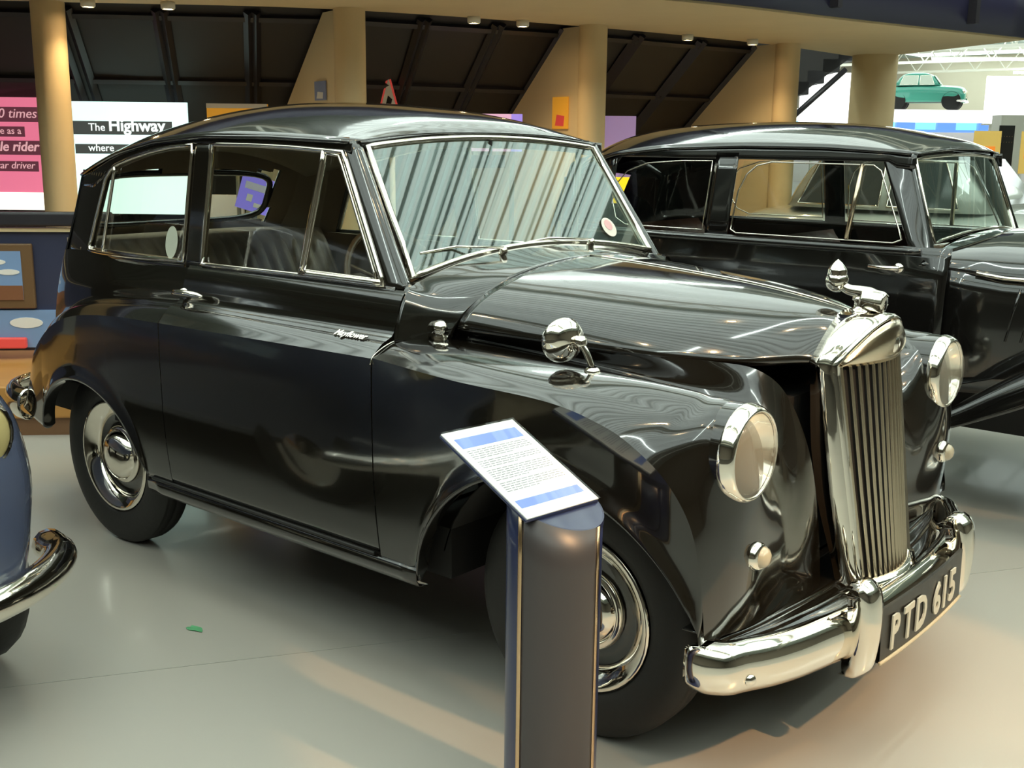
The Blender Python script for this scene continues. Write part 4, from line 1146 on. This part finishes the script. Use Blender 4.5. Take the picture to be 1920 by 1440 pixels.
# others showing over the roofs and through the windows
ORANGE = mat('orange_board', (.80, .36, .03), .5, emit=(1, .5, .05), estr=.12)  # weak glow put into the colours of these boards and panels
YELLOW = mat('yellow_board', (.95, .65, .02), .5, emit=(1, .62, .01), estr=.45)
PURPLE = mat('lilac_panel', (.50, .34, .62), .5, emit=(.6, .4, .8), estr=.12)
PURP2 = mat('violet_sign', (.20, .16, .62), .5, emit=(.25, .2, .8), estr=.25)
REDP = mat('red_sign_enamel', (.6, .05, .04), .4, emit=(.8, .1, .08), estr=.15)  # enamel glows slightly through its colour, no lamp behind it
WHITEP = mat('white_sign_enamel', (.8, .78, .74), .5)
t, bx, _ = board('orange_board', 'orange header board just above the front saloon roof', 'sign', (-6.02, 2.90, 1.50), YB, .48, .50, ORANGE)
mk('pale_top_strip', *bx(-.24, .24, .215, .25, 0, .01), WHITEP, t, smooth=False)
t, bx, _ = board('lilac_panel', 'lilac display panel above the front saloon roof, left of the third column', 'panel', (-4.62, 4.40, 1.55), YB, .46, .30, PURPLE)
mk('violet_edge', *bx(.14, .23, -.15, .15, 0, .006), PURP2, t, smooth=False)
for a in (-.15, .15): mk('panel_leg', *bx(a-.02, a+.02, -1.55, -.15, -.03, 0), DSTEEL, t, smooth=False)
board('lilac_panel', 'lilac display panel between the third column and the far saloon roof', 'panel', (-4.26, 5.63, 1.29), YB, .34, .84, PURPLE)
# triangular road sign on its post
t = thing('road_sign', 'red-bordered white triangular warning sign above the front saloon roof', 'sign', (-5.38, 3.95, 0))
rr = np.array([math.cos(YB), math.sin(YB), 0]); nn_ = np.cross(rr, (0, 0, 1)); c0 = np.array((-5.38, 3.95, 1.80))
tri = lambda k, w0: [c0+rr*(-.10*k)+np.array((0, 0, -.14*k))+nn_*w0, c0+rr*(.10*k)+np.array((0, 0, -.14*k))+nn_*w0, c0+np.array((0, 0, .24*k))+nn_*w0]
mk('red_border', *slab_poly(tri(1, 0), nn_*.02), REDP, t, smooth=False)
mk('white_field', *slab_poly(tri(.76, .02), nn_*.004), WHITEP, t, smooth=False)
mk('symbol', *slab_poly([c0+rr*a+np.array((0, 0, b))+nn_*.025 for a, b in ((-.045, -.08), (.05, -.08), (.02, -.03), (.03, .01), (-.005, .04), (-.02, -.02))], nn_*.003), DARK, t, smooth=False)
mk('post', *tube([(-5.38, 3.98, 0), (-5.38, 3.98, 1.7)], .025, 10), STEEL, t)
# small blue notice and orange card fixed to the fins
def fin_card(i, back_, z, w_, h_, m, label, name, m2):
    c, d = FIN[i]; side = np.array([d[1], -d[0]])
    side = side if side@np.array([CAM[0]-c[0], CAM[1]-c[1]]) > 0 else -side
    q = c+d*back_+side*.055; r = np.array([-d[0], -d[1], 0])
    t = thing(name, label, 'card', (q[0], q[1], z-h_/2))
    U = np.array((0, 0, 1.0)); N_ = np.array([side[0], side[1], 0]); C0 = np.array((q[0], q[1], z))
    mk('card_sheet', *slab_poly([C0-r*w_/2-U*h_/2, C0+r*w_/2-U*h_/2, C0+r*w_/2+U*h_/2, C0-r*w_/2+U*h_/2], N_*.01), m, t, smooth=False)
    mk('printed_patch', *slab_poly([C0+N_*.01+r*w_*a+U*h_*b for a, b in ((-.3, -.4), (.25, -.42), (.3, -.1), (-.2, -.05))], N_*.002), m2, t, smooth=False)
fin_card(2, .30, 1.72, .22, .26, ORANGE, 'orange card fixed to the cream fin left of the third column', 'orange_card', REDP)
fin_card(1, .35, 1.84, .20, .14, mat('blue_notice', (.25, .3, .5), .5), 'small blue notice on the cream fin left of the second column', 'blue_notice', WHITEP)
# seen through the saloon's windows
t, bx, O_ = board('violet_sign', 'tilted violet sign with white lettering seen through the front saloon window', 'sign', (-5.02, 2.30, 1.09), YB, .27, .25, PURP2, tilt=math.radians(-17))
C0, r, u, n_ = O_
for b, v0, sz in (('Visual', .03, .075),):
    mk('line_of_lettering', *bx(-.10, .11, v0-.005, v0+.045, 0, .004), mat('pale_violet', (.7, .68, .85), .5), t, smooth=False)
mk('white_mark', *bx(-.07, -.03, -.06, -.01, 0, .004), WHITEP, t, smooth=False); mk('white_mark', *bx(-.01, .04, -.09, -.06, 0, .004), WHITEP, t, smooth=False)
mk('leg', *tube([C0+u*-.12-n_*.02, (C0[0], C0[1], 0)], .02, 8), DSTEEL, t)
t, bx, O_ = board('yellow_reflection_strip', 'narrow yellow strip imitating a reflection in the front saloon side window', 'sign', (-5.34, 2.363, 1.262), YB, .26, .06, YELLOW)  # yellow strip put up in place of a reflection on the door glass
mk('post', *tube([(-5.36, 2.39, 1.30), (-5.36, 2.39, 0)], .015, 8), DSTEEL, t)
t, bx, O_ = board('cream_box_sign', 'cream box sign seen low through the front saloon side window', 'sign', (-5.52, 2.39, .90), YB, .26, .34, WHITEP)
mk('post', *tube([(-5.53, 2.42, .82), (-5.53, 2.42, 0)], .03, 8), DSTEEL, t)
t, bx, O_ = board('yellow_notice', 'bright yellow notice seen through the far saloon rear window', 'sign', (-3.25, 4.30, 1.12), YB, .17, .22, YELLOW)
mk('post', *tube([(-3.26, 4.34, 1.02), (-3.26, 4.34, 0)], .02, 8), DSTEEL, t)

# ---- low display case with rail and framed pictures at the left
t = thing('display_case', 'dark blue display case with framed pictures and a wooden plinth behind the tail', 'display case', (-4.75, .10, 0))
CYAW = math.radians(45); rr = np.array([math.cos(CYAW), math.sin(CYAW), 0]); nn_ = np.cross(rr, (0, 0, 1.0)); c0 = np.array((-4.62, .22, 0))
def cb(u0, u1, z0, z1, w0, w1):
    V = [c0+rr*a+np.array((0, 0, b))+nn_*k for a in (u0, u1) for b in (z0, z1) for k in (w0, w1)]
    return V, [(0, 1, 3, 2), (4, 6, 7, 5), (0, 4, 5, 1), (2, 3, 7, 6), (0, 2, 6, 4), (1, 5, 7, 3)]
DBLUE = mat('dark_blue_board', (.03, .035, .075), .5); OAK = mat('orange_oak', (.50, .24, .06), .4, noise=(5, .5, (.42, .19, .045))); SKY = mat('sky_blue_print', (.20, .32, .55), .5)
mk('back_board', *cb(-2.6, .42, .30, .985, -.06, 0), DBLUE, t, smooth=False)
mk('hand_rail', *cb(-2.6, .62, .995, 1.075, -.02, .05), DARKRIB, t, smooth=False, bevel=.015)
mk('cream_lip', *cb(-2.6, .44, .965, .985, 0, .02), CREAM, t, smooth=False)
mk('end_post', *cb(.40, .47, .0, 1.0, -.06, .03), mat('taupe_post', (.30, .22, .16), .5), t, smooth=False)
mk('plinth_top', *cb(-2.6, .95, .09, .255, -.3, .77), OAK, t, smooth=False, bevel=.01)
mk('plinth_kick', *cb(-2.6, .95, .0, .09, -.3, .75), mat('brown_kickboard', (.20, .10, .045), .5), t, smooth=False)
pf = mk('picture_frame', *cb(-.95, .18, .54, .90, 0, .03), mat('gilt_brown_frame', (.16, .09, .04), .4), t, smooth=False, bevel=.008)
mk('picture_print', *cb(-.90, .12, .59, .86, .03, .034), SKY, pf, smooth=False)
mk('picture_ground', *cb(-.90, .12, .59, .67, .034, .037), mat('brown_print', (.22, .09, .04), .5), pf, smooth=False)
for a, b in ((-.25, .77), (-.02, .80), (.05, .745)):
    A = [c0+rr*(a+.06*math.cos(q))+np.array((0, 0, b+.016*math.sin(q)))+nn_*.034 for q in np.linspace(0, 2*pi, 16, endpoint=False)]
    mk('cloud_print', *slab_poly(A, nn_*.003), WHITEP, pf, smooth=False)
lower = mk('lower_print', *cb(-.95, .32, .32, .53, 0, .02), SKY, t, smooth=False)
A = [c0+rr*(.12+.09*math.cos(q))+np.array((0, 0, .46+.03*math.sin(q)))+nn_*.02 for q in np.linspace(0, 2*pi, 16, endpoint=False)]
mk('cloud_print', *slab_poly(A, nn_*.003), WHITEP, lower, smooth=False)
mk('red_model_shape', *cb(-.30, .12, .32, .38, .02, .06), REDP, lower, smooth=False, bevel=.01)

# ================================================================ FAR BRIGHT HALL AT THE RIGHT
FD = math.radians(39.7); fr_ = np.array([math.cos(FD), math.sin(FD), 0]); fn = np.cross(fr_, (0, 0, 1.0))
def far_box(c, u0, u1, z0, z1, w0, w1):
    C0 = np.array((c[0], c[1], 0.0))
    V = [C0+fr_*a+np.array((0, 0, b))+fn*k for a in (u0, u1) for b in (z0, z1) for k in (w0, w1)]
    return V, [(0, 1, 3, 2), (4, 6, 7, 5), (0, 4, 5, 1), (2, 3, 7, 6), (0, 2, 6, 4), (1, 5, 7, 3)]
BALW = mat('white_balcony_front', (.9, .9, .86), .5, emit=(1, 1, .97), estr=.4)  # brightness put into the balcony colour as a glow
SCRN = mat('lit_white_screen', (.9, .9, .9), .5, emit=(1, 1, 1), estr=.9)
BLUEL = mat('blue_lit_panel', (.1, .25, .8), .4, emit=(.12, .25, 1.0), estr=.45)
CYANL = mat('cyan_lit_panel', (.2, .6, .8), .4, emit=(.2, .75, 1.0), estr=.5)
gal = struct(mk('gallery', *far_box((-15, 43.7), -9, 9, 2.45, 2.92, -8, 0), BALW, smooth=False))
for k in range(-7, 8):
    mk('lit_panel', *far_box((-15, 43.7), k*.82, k*.82+.74, 2.14, 2.42, -.3, -.1), CYANL if k % 2 else BLUEL, gal, smooth=False)
struct(mk('trim_3', *far_box((-15, 43.7), -9, 9, 2.05, 2.14, -.5, .1), BLUEL, smooth=False))
gc = thing('green_saloon', 'green saloon standing on the bright gallery in the far hall', 'car', (-14.95, 44.9, 2.92), math.radians(15))
saloon(gc, mat('green_car_paint', (.05, .30, .22), .3, coat=.5), glassm=mat('pale_car_glass', (.55, .6, .5), .3))
for c, hw, z0, z1, lb in (((-11.3, 40.3), .9, 2.3, 3.95, 'large lit white screen at the right edge of the far hall'), ((-16.2, 36.3), 1.15, 2.0, 4.0, 'large lit white screen between the two right columns')):
    t = thing('white_screen', lb, 'screen', (c[0], c[1], 0)); mk('screen_face', *far_box(c, -hw, hw, z0, z1, -.1, 0), SCRN, t, smooth=False)
    mk('screen_frame', *far_box(c, -hw-.05, hw+.05, z0-.05, z0, -.12, .03), STEEL, t, smooth=False)
    for a in (-.6, .6): mk('screen_leg', *far_box(c, a-.05, a+.05, 0, z0, -.15, -.05), STEEL, t, smooth=False)
YPOST = mat('yellow_poster', (.85, .55, .12), .5, emit=(1, .7, .2), estr=.12)  # poster colour carries a faint glow of its own
for c, lb in (((-8.35, 28.75), 'left of two yellow posters with an orange shape in the far hall'), ((-7.4, 29.6), 'right of two yellow posters, cut by the frame edge')):
    t = thing('yellow_poster', lb, 'poster', (c[0], c[1], 0), 0, 'yellow posters in the far hall'); mk('poster_sheet', *far_box(c, -.36, .36, .8, 1.9, -.03, 0), YPOST, t, smooth=False)
    mk('orange_shape', *far_box(c, -.25, .22, 1.2, 1.5, 0, .01), mat('orange_print', (.8, .2, .02), .5, emit=(1, .3, .03), estr=.3), t, smooth=False)  # glow put into the print colour too
    for a in (-.3, .3): mk('poster_leg', *far_box(c, a-.03, a+.03, 0, .8, -.03, 0), STEEL, t, smooth=False)
t = thing('dark_doorway_screen', 'dark speckled panel between the yellow posters', 'panel', (-8.0, 29.25, 0)); mk('panel_sheet', *far_box((-8.0, 29.25), -.20, .20, 0, 2.05, -.1, -.05), DARK, t, smooth=False)
for q in range(10):
    mk('bright_stud', *far_box((-8.0, 29.25), -.15+.07*(q % 5), -.13+.07*(q % 5), 1.6+.15*(q//5), 1.63+.15*(q//5), -.05, -.04), SATIN, t, smooth=False)
struct(mk('wall_under_gallery', *far_box((-15, 46.5), -9, 9, 0, 2.45, -.2, 0), FWALL, smooth=False))
struct(mk('column', *far_box((-9.6, 34.5), -.35, .35, 0, 2.45, -.35, .35), STEEL, smooth=False))
# dark stair with handrail between the fourth and fifth columns
t = thing('staircase', 'dark stepped staircase with a handrail between the two right columns', 'staircase', (-6.0, 13.2, 0))
for k in range(9):
    mk('step', *far_box((-5.55, 11.9), -.95+k*.20, -.72+k*.20, 1.55+k*.15, 1.62+k*.15+.1, -.6, 0), DARKRIB, t, smooth=False)
mk('stringer', *slab_poly([np.array((-5.55, 11.9, 0))+fr_*a+np.array((0, 0, b)) for a, b in ((-1.2, 0), (-.9, 0), (-.9, 1.5), (.9, 2.85), (.9, 3.2), (-.1, 3.2), (-1.2, 2.3))], -fn*.05), DARKPANEL, t, smooth=False)
mk('hand_rail', *tube([np.array((-5.0, 11.0, 1.70))-fr_*.35, np.array((-5.0, 11.0, 1.70))+fr_*.42+np.array((0, 0, .72))], .035, 8), DARKRIB, t)
# pale car just past the right-hand saloon
pc = thing('pale_saloon', 'pale grey saloon half hidden at the right edge behind the far black saloon', 'car', (-.75, 6.9, 0), 0)
saloon(pc, mat('pale_grey_paint', (.50, .52, .47), .2, coat=1))

# scrap of green paper lying on the floor
A = [(-1.262+.030*math.cos(t)*(1+.25*math.cos(3*t)), -.900+.016*math.sin(t)*(1+.3*math.sin(2*t)), .0012+.002*abs(math.sin(2*t))) for t in np.linspace(0, 2*pi, 14, endpoint=False)]
tag(mk('paper_scrap', *slab_poly(A, (0, 0, .0008)), mat('green_paper', (.10, .36, .16), .6), smooth=False), 'tiny green scrap of paper on the pale floor', 'scrap')
